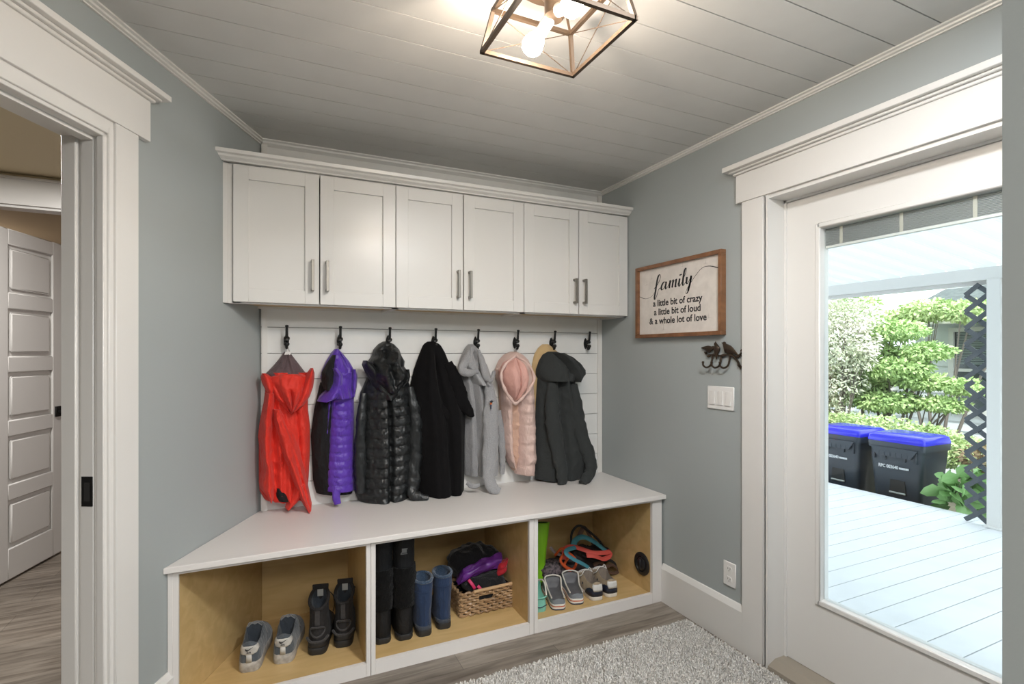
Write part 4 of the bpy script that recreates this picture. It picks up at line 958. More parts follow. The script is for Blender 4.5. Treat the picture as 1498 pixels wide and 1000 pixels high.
# boots by stacked rings
def boot(f, levels, material, parent, name, cap_deep=0.10, lin=None, tilt=0.0, nz=0.0, nzs=40, seed=0, seg=28, front=0.35, open_top=True, rim=.86):
    """levels: (z, y_back, y_front, half width)"""
    rings = []
    H_ = levels[-1][0]
    ext = []
    for a, b in zip(levels, levels[1:]):
        nn = max(1, int((b[0] - a[0]) / 0.012))
        ext += [tuple(p + (q_ - p) * k / nn for p, q_ in zip(a, b)) for k in range(nn)]
    ext.append(levels[-1])
    def rg(z, yb, yf, hw, sc=1.0, dz=0.0):
        cy, hl = (yb + yf) / 2, (yf - yb) / 2; ring = []
        for k in range(seg):
            th = 2 * PI * k / seg; cx, cs = math.cos(th), math.sin(th)
            e = 0.82
            x = hw * sc * math.copysign(abs(cx) ** e, cx); yy = cy + hl * sc * math.copysign(abs(cs) ** e, cs)
            if yy > cy and hl > hw * 1.3: x *= 1 - .18 * ((yy - cy) / hl) ** 2
            t_ = (yy - yb) / max(1e-4, yf - yb)
            n_ = nz * noise.noise(Vector((x * nzs, yy * nzs, z * nzs + seed))) if nz else 0
            d = Vector((cx, cs, 0)) * n_
            ring.append(f(x + d.x, yy + d.y, z + dz + tilt * t_ * max(0, (z / H_ - .7) / .3)))
        return ring
    rings = [rg(*e_) for e_ in ext]
    top = ext[-1]
    mb = MB(); mb.loft(rings + ([rg(*top, rim, .002)] if open_top else []), True, not open_top)
    o = mb.build(name, material, parent, angle=60)
    if open_top:
        mb = MB(); mb.loft([rg(*top, rim, .002), rg(*top, rim * .94, -.02), rg(*top, rim * .9, -cap_deep)], False, True)
        mb.build('lining', lin or INNER, parent, angle=60)
    return o, rg
DGR = cloth('dark_hiking_nubuck', (0.023, 0.021, 0.021), 0.8, 90, 0.2, 0.03)
DRUB = mat('dark_outsole', (0.018, 0.018, 0.019), 0.5)
TAGM = mat('grey_size_tag', (0.40, 0.40, 0.38), 0.6)
def hiker(base, rz, label):
    r = empty('hiking_shoe', base, label, 'hiking shoe', 'dark hiking shoes in the left cubby'); f = frame_at(base, rz); L, W = 0.30, 0.112
    sole_mesh(f, L, W, 0, 0.030, 1.03, .03).build('outsole', DRUB, r, angle=50)
    sole_mesh(f, L, W, 0.030, 0.052, 1.0, .03).build('midsole', DRUB, r, angle=50)
    boot(f, [(.045, .004, .292, .049), (.075, .004, .285, .047), (.10, .010, .235, .044), (.125, .016, .190, .041), (.15, .018, .165, .040), (.178, .018, .150, .041), (.192, .016, .146, .042)], DGR, r, 'upper', .10, tilt=.050)
    # padded rim, oval heel cup, pull strip, tongue with tag
    mb = MB()
    mb.tube([f(.040 * math.cos(a), .082 + .066 * math.sin(a), .192 + .050 * (.5 + .5 * math.sin(a))) for a in [2 * PI * k / 30 for k in range(30)]], .0075, 8, closed=True)
    mb.build('collar', DGR, r)
    mb = MB(); mb.tube([f(.030 * math.cos(a), -.0015 + .028 * abs(math.cos(a)) ** 2.2 + .004, .098 + .022 * math.sin(a)) for a in [2 * PI * k / 28 for k in range(28)]], .0045, 6, closed=True)
    mb.tube(bez([f(-.046, .035, .065), f(-.028, .004, .060), f(0, -.003, .058), f(.028, .004, .060), f(.046, .035, .065)], 20), .006, 6)
    mb.build('heel_cup', cloth('grey_heel_cup', (0.045, 0.042, 0.042), 0.7) if 'grey_heel_cup' not in MATS else MATS['grey_heel_cup'], r)
    mb = MB(); mb.box(-.010, .010, 0, .004, .125, .192, f=lambda x, y, z: f(x, y + .008 + (z - .125) * .03, z), bevel=.001); mb.build('pull_strip', MATS['grey_heel_cup'], r)
    mb = MB(); mb.box(-.030, .030, 0, .010, .12, .258, f=lambda x, y, z: f(x * (1 + (z - .12) * 1.5), y + .142 - (z - .12) * .05 - abs(x) * .2, z), bevel=.003); tg = mb.build('tongue', DGR, r)
    mb = MB(); mb.box(-.013, .013, -.0015, 0, .205, .237, f=lambda x, y, z: f(x, y + .1365 - (z - .12) * .05 - .004, z)); mb.build('size_tag', TAGM, tg, smooth=False)
    lace(f, [(.035, .150, .215), (.055, .150, .190), (.058, .165, .140), (.052, .175, .105)], RUB, r)
    return r
hiker((0.186, 2.452, ZS), -0.20, 'dark hiking shoe next to the grey sneakers')
hiker((0.298, 2.466, ZS), -0.20, 'dark hiking shoe against the cubby divider')

# tall black boots
FUZ = cloth('black_fuzzy_shaft', (0.007, 0.0068, 0.0068), 0.95, 160, 0.6, 0.05, spec=.1)
NYL = cloth('black_nylon_collar', (0.006, 0.0065, 0.008), 0.65, 60, 0.15, 0.02)
for bi, (bx_, by_, rz_, lab) in enumerate(((0.470, 2.415, -0.05, 'tall black winter boot tight against the cubby divider'), (0.568, 2.405, -0.12, 'tall black winter boot with a small grey emblem, beside the navy boots'))):
    base = Vector((bx_, by_, ZS)); r = empty('winter_boot', base, lab, 'boot', 'tall black winter boots'); f = frame_at(base, rz_)
    sole_mesh(f, .285, .108, 0, .026, 1.02, .02).build('sole', DRUB, r, angle=50)
    boot(f, [(.022, .004, .275, .050), (.06, .003, .265, .050), (.09, .006, .215, .047), (.12, .010, .150, .045), (.16, .010, .135, .046)], cloth('black_boot_leather', (0.009, 0.0085, 0.0085), 0.65, sheen=.0) if 'black_boot_leather' not in MATS else MATS['black_boot_leather'], r, 'foot', open_top=False)
    boot(f, [(.145, .004, .140, .050), (.19, .000, .142, .053), (.24, -.004, .145, .055), (.29, -.006, .146, .057), (.335, -.002, .142, .054)], FUZ, r, 'fur_shaft', nz=.010, nzs=55, seed=bi * 4, open_top=False)
    boot(f, [(.325, .004, .135, .050), (.36, .004, .132, .050), (.42, .006, .130, .051), (.468, .008, .128, .052)], NYL, r, 'collar', .08, nz=.003, nzs=25, seed=bi)
    if bi:
        mb = MB(); e_ = lambda a, b, c: f(a - .004, .002 - c, .405 + b)
        mb.box(-.010, .012, .002, .004, .004, .024, f=lambda x, y, z: e_(x, z, y)); mb.box(-.016, .015, .002, .004, -.003, .000, f=lambda x, y, z: e_(x, z, y)); mb.box(.012, .016, .002, .004, .019, .023, f=lambda x, y, z: e_(x, z, y))
        mb.prism([(-.016, .001), (-.010, .001), (-.009, .010)], .002, .004, f=e_)
        mb.build('emblem', mat('grey_emblem', (0.16, 0.165, 0.17), 0.6), r, smooth=False)
# navy boots
NAVY = cloth('navy_suede', (0.020, 0.038, 0.088), 0.9, 110, 0.2, 0.1)
NAVY2 = cloth('navy_fleece', (0.040, 0.070, 0.120), 0.95, 160, 0.5, 0.4)
for bi, (bx_, by_, rz_, lab) in enumerate(((0.661, 2.398, -0.10, 'short navy suede boot beside the tall black boots'), (0.765, 2.422, -0.12, 'short navy suede boot beside the wicker basket'))):
    base = Vector((bx_, by_, ZS)); r = empty('short_boot', base, lab, 'boot', 'short navy boots'); f = frame_at(base, rz_)
    sole_mesh(f, .265, .100, 0, .028, 1.02, .015).build('sole', DRUB, r, angle=50)
    sole_mesh(f, .260, .100, .028, .046, 1.0, .015).build('foxing', cloth('navy_rubber_foxing', (0.045, 0.055, 0.075), 0.5) if 'navy_rubber_foxing' not in MATS else MATS['navy_rubber_foxing'], r, angle=50)
    boot(f, [(.040, .003, .252, .045), (.07, .002, .240, .044), (.10, .004, .185, .042), (.13, .005, .135, .042), (.18, .004, .122, .044), (.225, .003, .122, .046), (.252, .003, .122, .047)], NAVY, r, 'shaft', .10, nz=.002, nzs=30, seed=bi, lin=NAVY2, tilt=.006)
    mb = MB(); mb.tube([f(.044 * math.cos(a), .0625 + .058 * math.sin(a), .254 + .003 * math.sin(a)) for a in [2 * PI * k / 34 for k in range(34)]], [.0075 + .0022 * noise.noise(Vector((k * .9, bi, 0))) for k in range(34)], 8, closed=True); mb.build('fleece_rim', NAVY2, r)
    mb = MB(); mb.tube([f(.047 * math.cos(a), .0625 + .062 * math.sin(a), .205) for a in [2 * PI * k / 34 for k in range(34)]], .0016, 6, closed=True); mb.tube([f(0, .0015, z_) for z_ in (.05, .12, .20)], .0016, 6); mb.build('seam', NAVY, r)

# wicker basket
WIC = maple('seagrass_weave', (0.46, 0.30, 0.165), (0.17, 0.095, 0.045))
WIC2 = mat('pale_wood_handle', (0.52, 0.34, 0.18), 0.6)
bx0, bx1, by0, by1, bz0, bz1 = 0.872, 1.165, 2.492, 2.672, ZS, 0.172
r = empty('wicker_basket', ((bx0 + bx1) / 2, (by0 + by1) / 2, ZS), 'woven seagrass basket with a cut-out handle, full of clothes', 'basket')
mb = MB(); rngb = random.Random(5)
per = [((bx0, by0), (bx1, by0)), ((bx1, by0), (bx1, by1)), ((bx1, by1), (bx0, by1)), ((bx0, by1), (bx0, by0))]
nrow = 9; rh = (bz1 - bz0) / nrow
for k in range(nrow):
    z_ = bz0 + rh * (k + .5)
    for si, (p, q_) in enumerate(per):
        p, q_ = Vector((*p, 0)), Vector((*q_, 0)); Ln = (q_ - p).length; nrm = Vector(((q_ - p).y, -(q_ - p).x, 0)).normalized(); n_ = int(Ln / .005)
        spans = [(0, n_)]
        if si == 0 and k in (5, 6): spans = [(0, int(n_ * .34)), (int(n_ * .62), n_)]
        for a, b in spans:
            pts = []
            for i in range(a, b + 1):
                t = i / n_; ph = t * Ln / .022 * PI + (PI if k % 2 else 0)
                pts.append(p.lerp(q_, t) + nrm * (.004 * math.sin(ph) + rngb.uniform(-.001, .001)) + Vector((0, 0, z_ + rngb.uniform(-.0015, .0015) + .0025 * math.cos(ph))))
            mb.tube(pts, [rh * .56 * (0.85 + .2 * rngb.random()) for _ in pts], 6)
mb.build('woven_wall', WIC, r)
mb = MB(); mb.box(bx0 + .006, bx1 - .006, by0 + .006, by0 + .009, bz0 + .002, bz1 - .01); mb.box(bx0 + .006, bx1 - .006, by1 - .009, by1 - .006, bz0 + .002, bz1 - .01); mb.box(bx0 + .006, bx0 + .009, by0 + .006, by1 - .006, bz0 + .002, bz1 - .01); mb.box(bx1 - .009, bx1 - .006, by0 + .006, by1 - .006, bz0 + .002, bz1 - .01); mb.box(bx0 + .006, bx1 - .006, by0 + .006, by1 - .006, bz0 + .001, bz0 + .004)
mb.build('basket_liner', BLK, r, smooth=False)
mb = MB(); mb.tube(bez([(bx0 + .07, by0 - .004, bz1 - .004), (bx0 + .10, by0 - .005, bz1 - .001), (bx0 + .17, by0 - .005, bz1), (bx0 + .24, by0 - .004, bz1 + .001), (bx1 - .005, by0, bz1)], 24), .0085, 8); mb.tube(bez([(bx1, by0, bz1), (bx1 + .002, (by0 + by1) / 2, bz1 + .003), (bx1, by1, bz1)], 10), .007, 8); mb.build('rim', WIC2, r)
hx0, hx1 = bx0 + .34 * (bx1 - bx0), bx0 + .62 * (bx1 - bx0); hz0, hz1 = bz0 + rh * 5.05, bz0 + rh * 6.9
mb = MB(); mb.tube([(hx0, by0 - .002, hz0), (hx1, by0 - .002, hz0), (hx1, by0 - .002, hz1), (hx0, by0 - .002, hz1)], .003, 6, closed=True); mb.build('handle_edge', WIC, r)

def crumple(name, c, size, material, label, cat, seed, amp=.25, fr=9, flatb=True, group=None, sharp=1.0, rz=0.0, tilt=0.0):
    """a bunched-up piece of cloth"""
    mb = MB(); n, m = 40, 64; rings = []; c = Vector(c)
    R_ = Matrix.Rotation(rz, 3, 'Z') @ Matrix.Rotation(tilt, 3, 'Y')
    for i in range(n + 1):
        ph = -PI / 2 + PI * (i + .5) / (n + 1); ring = []
        for k in range(m):
            th = 2 * PI * k / m
            d = Vector((math.cos(ph) * math.cos(th), math.cos(ph) * math.sin(th), math.sin(ph)))
            d = Vector([math.copysign(abs(x) ** .75, x) for x in d])
            p_ = Vector((d.x * size[0], d.y * size[1], d.z * size[2]))
            q_ = p_ * fr + Vector((seed * 5.1, seed * 2.3, 0))
            s_ = 1 + amp * noise.noise(q_) + amp * .8 * (.5 - abs(noise.noise(q_ * 1.7 + Vector((3, 1, 7))))) * sharp + amp * .35 * noise.noise(q_ * 4)
            ring.append(c + R_ @ (p_ * s_))
        rings.append(ring)
    mb.loft(rings)
    o = mb.build(name, material, None, angle=70)
    return tag(o, label, cat, group)
crumple('folded_coat', (1.000, 2.650, 0.255), (0.135, 0.075, 0.090), cloth('black_fleece', (0.011, 0.0105, 0.012), 0.95, 120, .3, .2, spec=.15), 'black bunched coat at the back of the wicker basket', 'coat', 1)
crumple('knit_garment', (1.030, 2.555, 0.178), (0.115, 0.055, 0.042), cloth('black_knit', (0.013, 0.013, 0.014), 0.95, 150, .4, .2, spec=.15), 'black knit garment filling the front of the wicker basket', 'garment', 2)
PURS = mat('purple_satin', (0.165, 0.030, 0.290), 0.38, bump=(18, .4, (1, 1, 6)), var=(14, .5))
mb = MB(); rings = []
for i in range(41):
    t = i / 40; x0 = .892 + .225 * t; zc_ = .228 + .075 * t - .03 * t * t; ring = []
    for k in range(20):
        th = 2 * PI * k / 20; wv = 1 + .22 * noise.noise(Vector((t * 5, math.cos(th) * 2, math.sin(th) * 2 + 4)))
        ring.append(Vector((x0 + .016 * math.sin(th), 2.560 + .035 * math.cos(th) * wv + .015 * t, zc_ + .032 * math.sin(th) * wv * (1 + .2 * math.sin(5 * th)))))
    rings.append(ring)
mb.loft(rings); tag(mb.build('satin_scarf', PURS, None, angle=70), 'shiny purple cloth lying across the top of the basket', 'cloth')
REDC = cloth('red_cotton', (0.40, 0.012, 0.022), 0.75, 80, .2)
mb = MB(); rings = []
for i in range(17):
    t = i / 16; ring = []
    for k in range(16):
        th = 2 * PI * k / 16; ring.append(Vector((1.120 + .030 * math.cos(th) * (1 - .12 * t) + .012 * t, 2.545 + .022 * math.sin(th) + .006 * noise.noise(Vector((t * 4, th, 1))), .215 + .062 * t + .010 * math.cos(th))))
    rings.append(ring)
mb.loft(rings); tag(mb.build('folded_cloth', REDC, None, angle=70), 'red folded cloth at the right end of the basket', 'cloth')
PNK = mat('hot_pink_ribbon', (0.60, 0.025, 0.12), 0.5)
mb = MB(); mb.tube(bez([(.925, 2.520, .222), (.935, 2.505, .208), (.945, 2.500, .192), (.952, 2.505, .178)], 14), .0085, 8, flat=.5, up=(0, 1, 0)); mb.tube(bez([(.968, 2.502, .190), (.975, 2.494, .182), (.982, 2.492, .170)], 10), .008, 8, flat=.5, up=(0, 1, 0))
tag(mb.build('ribbon', PNK, None), 'hot pink ribbon ends hanging over the front of the basket', 'ribbon')

# mint clog, grey clogs
MINT = mat('mint_rubber', (0.22, 0.55, 0.44), 0.45)
GCL = mat('grey_foam', (0.135, 0.135, 0.145), 0.6, var=(25, .25))
GRM = mat('pale_grey_rim', (0.20, 0.225, 0.25), 0.55)
CWH = mat('cream_stripe', (0.66, 0.62, 0.56), 0.55); CORN = mat('orange_stripe', (0.55, 0.13, 0.05), 0.55); NVYR = mat('navy_foam', (0.030, 0.040, 0.075), 0.6)
def clog(base, rz, label, up, lin, stripes, L=.272, W=.108, hc=.050):
    r = empty('clog', base, label, 'clog'); f = frame_at(base, rz)
    z_ = 0
    for mt, h, nm in stripes:
        sole_mesh(f, L, W, z_, z_ + h, 1.03 - .1 * z_, .012).build(nm, mt, r, angle=50); z_ += h
    prof = [(0, hc), (.10, hc), (.40, hc + .004), (.52, hc + .016), (.60, hc + .030), (.68, hc + .034), (.80, hc + .024), (.93, hc + .004), (1, hc - .01)]
    u, l, ru = split_upper(f, ((L, W, z_ - .006, hc, prof, .03, .70), dict(inset=.90)), r, (up, lin), ('upper', 'footbed'))
    return r, f, L, W, hc
st = ((NVYR, .006, 'outsole'), (CWH, .010, 'stripe'), (CORN, .005, 'stripe'), (CWH, .009, 'stripe'))
def clog_rims(r, f, L, W, hc):
    if True:
        P_ = [f(sx_ * interp(OUT, s)[0] * W * .86, L * s, hc + .004 + .036 * max(0, (s - .40) / .26) ** 1.3) for sx_, s in [(1, .10 + .56 * k / 16) for k in range(17)] + [(math.cos(PI * k / 8), .66 + .06 * math.sin(PI * k / 8)) for k in range(1, 8)] + [(-1, .66 - .56 * k / 16) for k in range(17)]]
    MB().tube(P_, .0042, 6).build('rim', CWH, r)
for b_, a_, lb in (((1.362, 2.350, ZS), -0.33, 'grey clog with orange and cream striped sole, next to the mint clog'), ((1.482, 2.362, ZS), -0.33, 'grey clog with orange and cream striped sole, next to the tan sneakers')):
    R_ = clog(b_, a_, lb, GRM, GCL, st); clog_rims(*R_)
    mb = MB(); 
R_ = clog((1.262, 2.372, ZS), -0.22, 'mint green clog at the left side of the right cubby', MINT, MINT, ((MINT, .030, 'sole'),), .255, .105, .060)
r_, f_, L_, W_, h_ = R_
MB().tube([f_(x * W_ * .36 * 1.06, L_ * (.10 * abs(x) ** 2) - .004, .074 - .004 * abs(x)) for x in [-1 + 2 * k / 12 for k in range(13)]], [.004] * 13, 6).build('heel_strap', MINT, r_)
MB().tube(bez([f_(.048, .050, .062), f_(.050, .085, .105), f_(.045, .125, .112), f_(.030, .15, .098)], 16), .0045, 6).build('strap', CWH, r_)
MB().tube(bez([f_(-.040, .012, .030), f_(0, -.006, .027), f_(.040, .012, .030)], 12), .0025, 6).build('groove', NVYR, r_)

# tan sneakers
TAN = cloth('tan_canvas', (0.36, 0.285, 0.195), 0.85, 160, .25)
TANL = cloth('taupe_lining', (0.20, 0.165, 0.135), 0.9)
WHL = mat('white_leather', (0.66, 0.65, 0.63), 0.4)
NVL = mat('navy_leather', (0.016, 0.022, 0.042), 0.5)
for b_, a_, lb in (((1.606, 2.352, ZS), -0.12, 'tan canvas sneaker with navy heel, next to the grey clogs'), ((1.702, 2.352, ZS), -0.14, 'tan canvas sneaker with navy heel, on the outer side of the pair')):
    r = empty('canvas_sneaker', b_, lb, 'sneaker', 'tan canvas sneakers in the right cubby'); f = frame_at(b_, a_); L, W = .285, .104
    sole_mesh(f, L, W, 0, .024, 1.03, .014).build('sole', CWH, r, angle=50)
    prof = [(0, .083), (.05, .087), (.15, .082), (.28, .080), (.40, .098), (.47, .104), (.58, .090), (.72, .068), (.86, .055), (.96, .045), (1, .036)]
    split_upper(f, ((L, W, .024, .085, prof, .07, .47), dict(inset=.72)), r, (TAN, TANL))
    heel_patch(f, L, W, [(.064, .95), (.054, 1.25), (.040, 1.45), (.022, 1.55)], NVL, r, 'heel_counter', .003, zs=.024, hc=.085, ci=.72)
    heel_patch(f, L, W, [(.088, .66), (.076, .68), (.062, .56), (.050, .40)], WHL, r, 'heel_tab', .0050, zs=.024, hc=.085, ci=.72)
    for k in range(4):
        y_ = L * (.45 + k * .075); z_ = interp(prof, .45 + k * .075)[0] + .008
        lace(f, [(-.030, y_, z_ - .008), (-.012, y_ + .006, z_ + .003), (.012, y_ + .004, z_ + .003), (.030, y_, z_ - .008)], WHL, r)
    lace(f, [(.004, L * .46, .114), (-.020, L * .42, .120), (-.038, L * .43, .095), (-.046, L * .50, .080)], WHL, r); lace(f, [(.004, L * .46, .114), (.022, L * .50, .120), (.032, L * .46, .100)], WHL, r)
    mb = MB(); mb.prism([(-.006, -.003), (-.002, -.006), (.004, -.004), (.006, .003), (.001, .006), (-.003, .003)], 0, .0015, f=lambda a, b, c: f(-.0405 - c - .003 - (b * -.28), L * .34 + a, .062 + b)); mb.build('side_logo', NVL, r, smooth=False)
# lime rain boot
LIME = mat('lime_rubber', (0.26, 0.62, 0.020), 0.35)
base = Vector((1.412, 2.640, ZS)); r = empty('rain_boot', base, 'lime green rain boot behind the mint clog', 'boot'); f = frame_at(base, -0.3)
sole_mesh(f, .19, .085, 0, .02, 1.02, .01).build('sole', mat('dark_green_rubber', (0.05, 0.14, 0.012), 0.5), r, angle=50)
boot(f, [(.016, .003, .185, .038), (.05, .002, .178, .037), (.08, .004, .130, .034), (.12, .004, .098, .034), (.20, .000, .100, .040), (.28, -.006, .106, .050), (.362, -.010, .110, .057)], LIME, r, 'shaft', .12, lin=MATS['dark_green_rubber'], tilt=-.03)
mb = MB(); mb.tube([f(.058 * math.cos(a), .05 + .0615 * math.sin(a), .360 - .015 * (1 + math.sin(a))) for a in [2 * PI * k / 30 for k in range(30)]], .0035, 6, closed=True); mb.build('rim', LIME, r)

# leashes and harnesses piled behind the shoes
TEAL = mat('teal_webbing', (0.055, 0.235, 0.290), 0.7, bump=(300, .2)); CORAL = mat('coral_webbing', (0.62, 0.085, 0.065), 0.7, bump=(300, .2)); BRN = mat('brown_webbing', (0.10, 0.055, 0.035), 0.8)
BLKW = mat('black_webbing', (0.014, 0.014, 0.016), 0.6, bump=(300, .2)); ORG = mat('orange_cord', (0.60, 0.085, 0.015), 0.7)
def ribbon(name, pts, material, label, cat, w=.011, flat=.25, n=60, up=(0, -0.6, 0.8), extra=None):
    P_ = bez([(*at(u, w_, y),) for u, w_, y in pts], n)
    for p in P_: p.z = max(p.z, ZS + w * .55); p.y = min(p.y, 2.85)
    o = MB().tube(P_, w, 8, flat=flat, up=up).build(name, material, None)
    return tag(o, label, cat)
crumple('dog_harness', (1.485, 2.665, 0.112), (0.078, 0.055, 0.050), mat('dark_floral_webbing', (0.022, 0.020, 0.024), 0.8, var=(70, 0, (0.20, 0.15, 0.16))), 'dark speckled harness lying behind the grey clogs', 'harness', 5, .35, 14)
crumple('dark_harness', (1.730, 2.700, 0.128), (0.150, 0.075, 0.064), mat('dark_webbing_heap', (0.020, 0.020, 0.022), 0.8, var=(40, 0, (0.05, 0.035, 0.03))), 'black bundled harness under the leashes', 'harness', 6, .4, 13)
ribbon('cord', [(812, 812, 2.66), (822, 802, 2.62), (832, 812, 2.60), (826, 826, 2.60), (838, 832, 2.59), (843, 820, 2.60), (830, 808, 2.61), (820, 820, 2.60), (836, 838, 2.58)], ORG, 'orange cord tangled behind the grey clogs', 'cord', .0075, .9)
ribbon('cord', [(805, 800, 2.70), (812, 808, 2.68), (822, 814, 2.66), (815, 826, 2.64)], mat('pale_cord', (0.30, 0.24, 0.24), 0.8), 'pale pink grey cord beside the lime rain boot', 'cord', .010, .7)
ribbon('dog_leash', [(836, 800, 2.72), (836, 782, 2.72), (842, 771, 2.71), (850, 769, 2.70), (862, 777, 2.69), (876, 790, 2.68), (886, 804, 2.68), (893, 812, 2.69)], BLKW, 'black round leash arching over the pile', 'leash', .0075, .9)
ribbon('dog_leash', [(838, 800, 2.66), (842, 790, 2.66), (852, 785, 2.64), (866, 790, 2.62), (880, 800, 2.61), (888, 806, 2.62)], TEAL, 'teal leash looped at the top of the pile', 'leash', .017)
ribbon('dog_leash', [(846, 786, 2.70), (852, 774, 2.71), (856, 772, 2.71), (864, 786, 2.69), (868, 796, 2.68)], BRN, 'brown grey strap standing up inside the leash pile', 'strap', .014)
ribbon('dog_leash', [(826, 818, 2.60), (826, 804, 2.62), (836, 799, 2.63), (852, 803, 2.60), (868, 808, 2.57), (884, 808, 2.58), (893, 806, 2.60)], CORAL, 'coral leash lying across the middle of the pile', 'leash', .015)
ribbon('dog_leash', [(858, 812, 2.56), (870, 813, 2.55), (882, 817, 2.56), (890, 814, 2.58), (893, 808, 2.60)], CORAL, 'short coral strap end at the right of the pile', 'leash', .015)
ribbon('dog_leash', [(842, 800, 2.59), (830, 804, 2.58), (829, 810, 2.56), (840, 818, 2.54), (852, 824, 2.53), (862, 830, 2.53)], TEAL, 'teal strap with dark dots hanging in front of the pile', 'leash', .013)
ribbon('strap', [(868, 826, 2.60), (878, 822, 2.59), (886, 828, 2.58), (896, 826, 2.60), (905, 834, 2.60), (896, 838, 2.58), (884, 832, 2.57)], BRN, 'dark brown strap behind the tan sneakers', 'strap', .011)
ribbon('strap', [(852, 810, 2.62), (866, 818, 2.60), (880, 818, 2.60), (894, 820, 2.61), (902, 826, 2.62)], BLKW, 'black strap under the coral leash', 'strap', .013)

# ================================================================== OUTSIDE
SIDE_ = mat('outer_wall_siding', (0.70, 0.71, 0.72), 0.7)
DECKW = mat('white_deck_paint', (0.70, 0.71, 0.72), 0.55, var=(6, .06))
mb = MB(); DZ0 = -0.085; ypl = 1.972 - .153 * 14; k = 0
while ypl < 7.0:
    def df(x, y, z): return (x if x < 3 else 5.78 - 0.0 * y, y, z)
    mb.box(2.145, 5.78, ypl + .003, ypl + .150, DZ0 - .03, DZ0, f=df); ypl += .153
struct(mb.build('deck', DECKW, smooth=False), 'white painted board deck outside the glazed door', 'deck')
mb = MB(); mb.box(5.70, 5.77, -.2, 7, DZ0 - .55, DZ0 - .032); mb.box(2.145, 5.7, -.2, 7, DZ0 - .10, DZ0 - .035)
struct(mb.build('deck_frame', mat('dark_deck_frame', (0.10, 0.10, 0.10), 0.8), smooth=False), 'dark framing under the deck boards', 'deck')
struct(MB().box(2.15, 30, -14, 30, -.75, -.62).build('ground', mat('garden_soil', (0.16, 0.15, 0.10), 0.9, var=(3, .4)), smooth=False), 'garden ground beyond the deck', 'ground')
struct(MB().box(2.02, 2.16, -2.7, 7.2, 2.50, 3.3).build('wall_exterior_sunblock', SIDE_, smooth=False), 'outside wall above the patio roof, added to block a sun gap', 'wall')  # unseen wall strip added to keep sun from leaking onto the deck
# corrugated patio roof, fascia beam, post
ROOFW = translucent_mat('white_translucent_sheet', (0.84, 0.87, 0.89), .16)
mb = MB(); rows = []
def roofz(x): return 2.54 - (x - 2.15) * .1165
ylist = []
yy = -.6
while yy < 7.2:
    for o_, h in ((0, 0), (.020, .042), (.060, .042), (.080, 0), (.100, 0), (.104, .006), (.108, 0), (.185, 0)): ylist.append((yy + o_, h))
    yy += .19
for x in (2.15, 5.72): rows.append([Vector((x, y_, roofz(x) + h)) for y_, h in ylist])
mb.quadgrid(rows); struct(mb.build('patio_roof', ROOFW, smooth=False), 'white corrugated patio roof over the deck', 'roof')
mb = MB(); mb.box(5.52, 5.60, -.6, 7.2, 2.015, 2.122); mb.box(5.60, 5.66, -.6, 7.2, 1.985, 2.045)
struct(mb.build('patio_beam', TRIM, smooth=False), 'white beam carrying the edge of the patio roof', 'beam')
mb = MB(); mb.box(5.50, 5.59, 2.205, 2.298, DZ0, 2.015, bevel=.004); mb.box(5.485, 5.605, 2.19, 2.313, DZ0, DZ0 + .02, bevel=.003)
tag(mb.build('patio_post', TRIM), 'white square post at the edge of the deck', 'post')
LAT = mat('dark_lattice', (0.070, 0.082, 0.095), 0.55)
def lattice(label, ya, yb, za, zb, pitch, w=.039):
    r = empty('lattice_panel', (5.56, (ya + yb) / 2, za), label, 'lattice', 'dark lattice strips beside the patio post')
    for sgn in (1, -1):
        mb = MB(); wd = yb - ya; xx = 5.555 + (0.006 if sgn > 0 else 0)
        k = -3
        while za + k * pitch < zb + pitch:
            # diagonal slat clipped to the strip
            z0 = za + k * pitch; a, b = (ya, z0), (yb, z0 + pitch)
            if sgn < 0: a, b = (ya, z0 + pitch), (yb, z0)
            def cl(p, q_):
                (y0_, z0_), (y1_, z1_) = p, q_; t0, t1 = 0.0, 1.0; dz = z1_ - z0_
                for lim, up_ in ((za, False), (zb, True)):
                    t = (lim - z0_) / dz
                    if (dz > 0) == up_: t1 = min(t1, t)
                    else: t0 = max(t0, t)
                return None if t1 - t0 < .05 else ((y0_ + (y1_ - y0_) * t0, z0_ + dz * t0), (y0_ + (y1_ - y0_) * t1, z0_ + dz * t1))
            c_ = cl(a, b)
            if c_: mb.bar((xx, *c_[0]), (xx, *c_[1]), .006, w, up=(0, 1, 1 if sgn < 0 else -1))
            k += 1
        mb.build('diagonal_slats', LAT, r, smooth=False)
lattice('upper dark lattice strip left of the white patio post', 2.298, 2.470, 1.17, 1.985, .146)
lattice('lower dark lattice strip left of the white patio post', 2.298, 2.470, DZ0 + .01, 1.145, .146)
lattice('dark lattice strip to the right of the white patio post', 2.030, 2.195, DZ0 + .01, 1.95, .146)

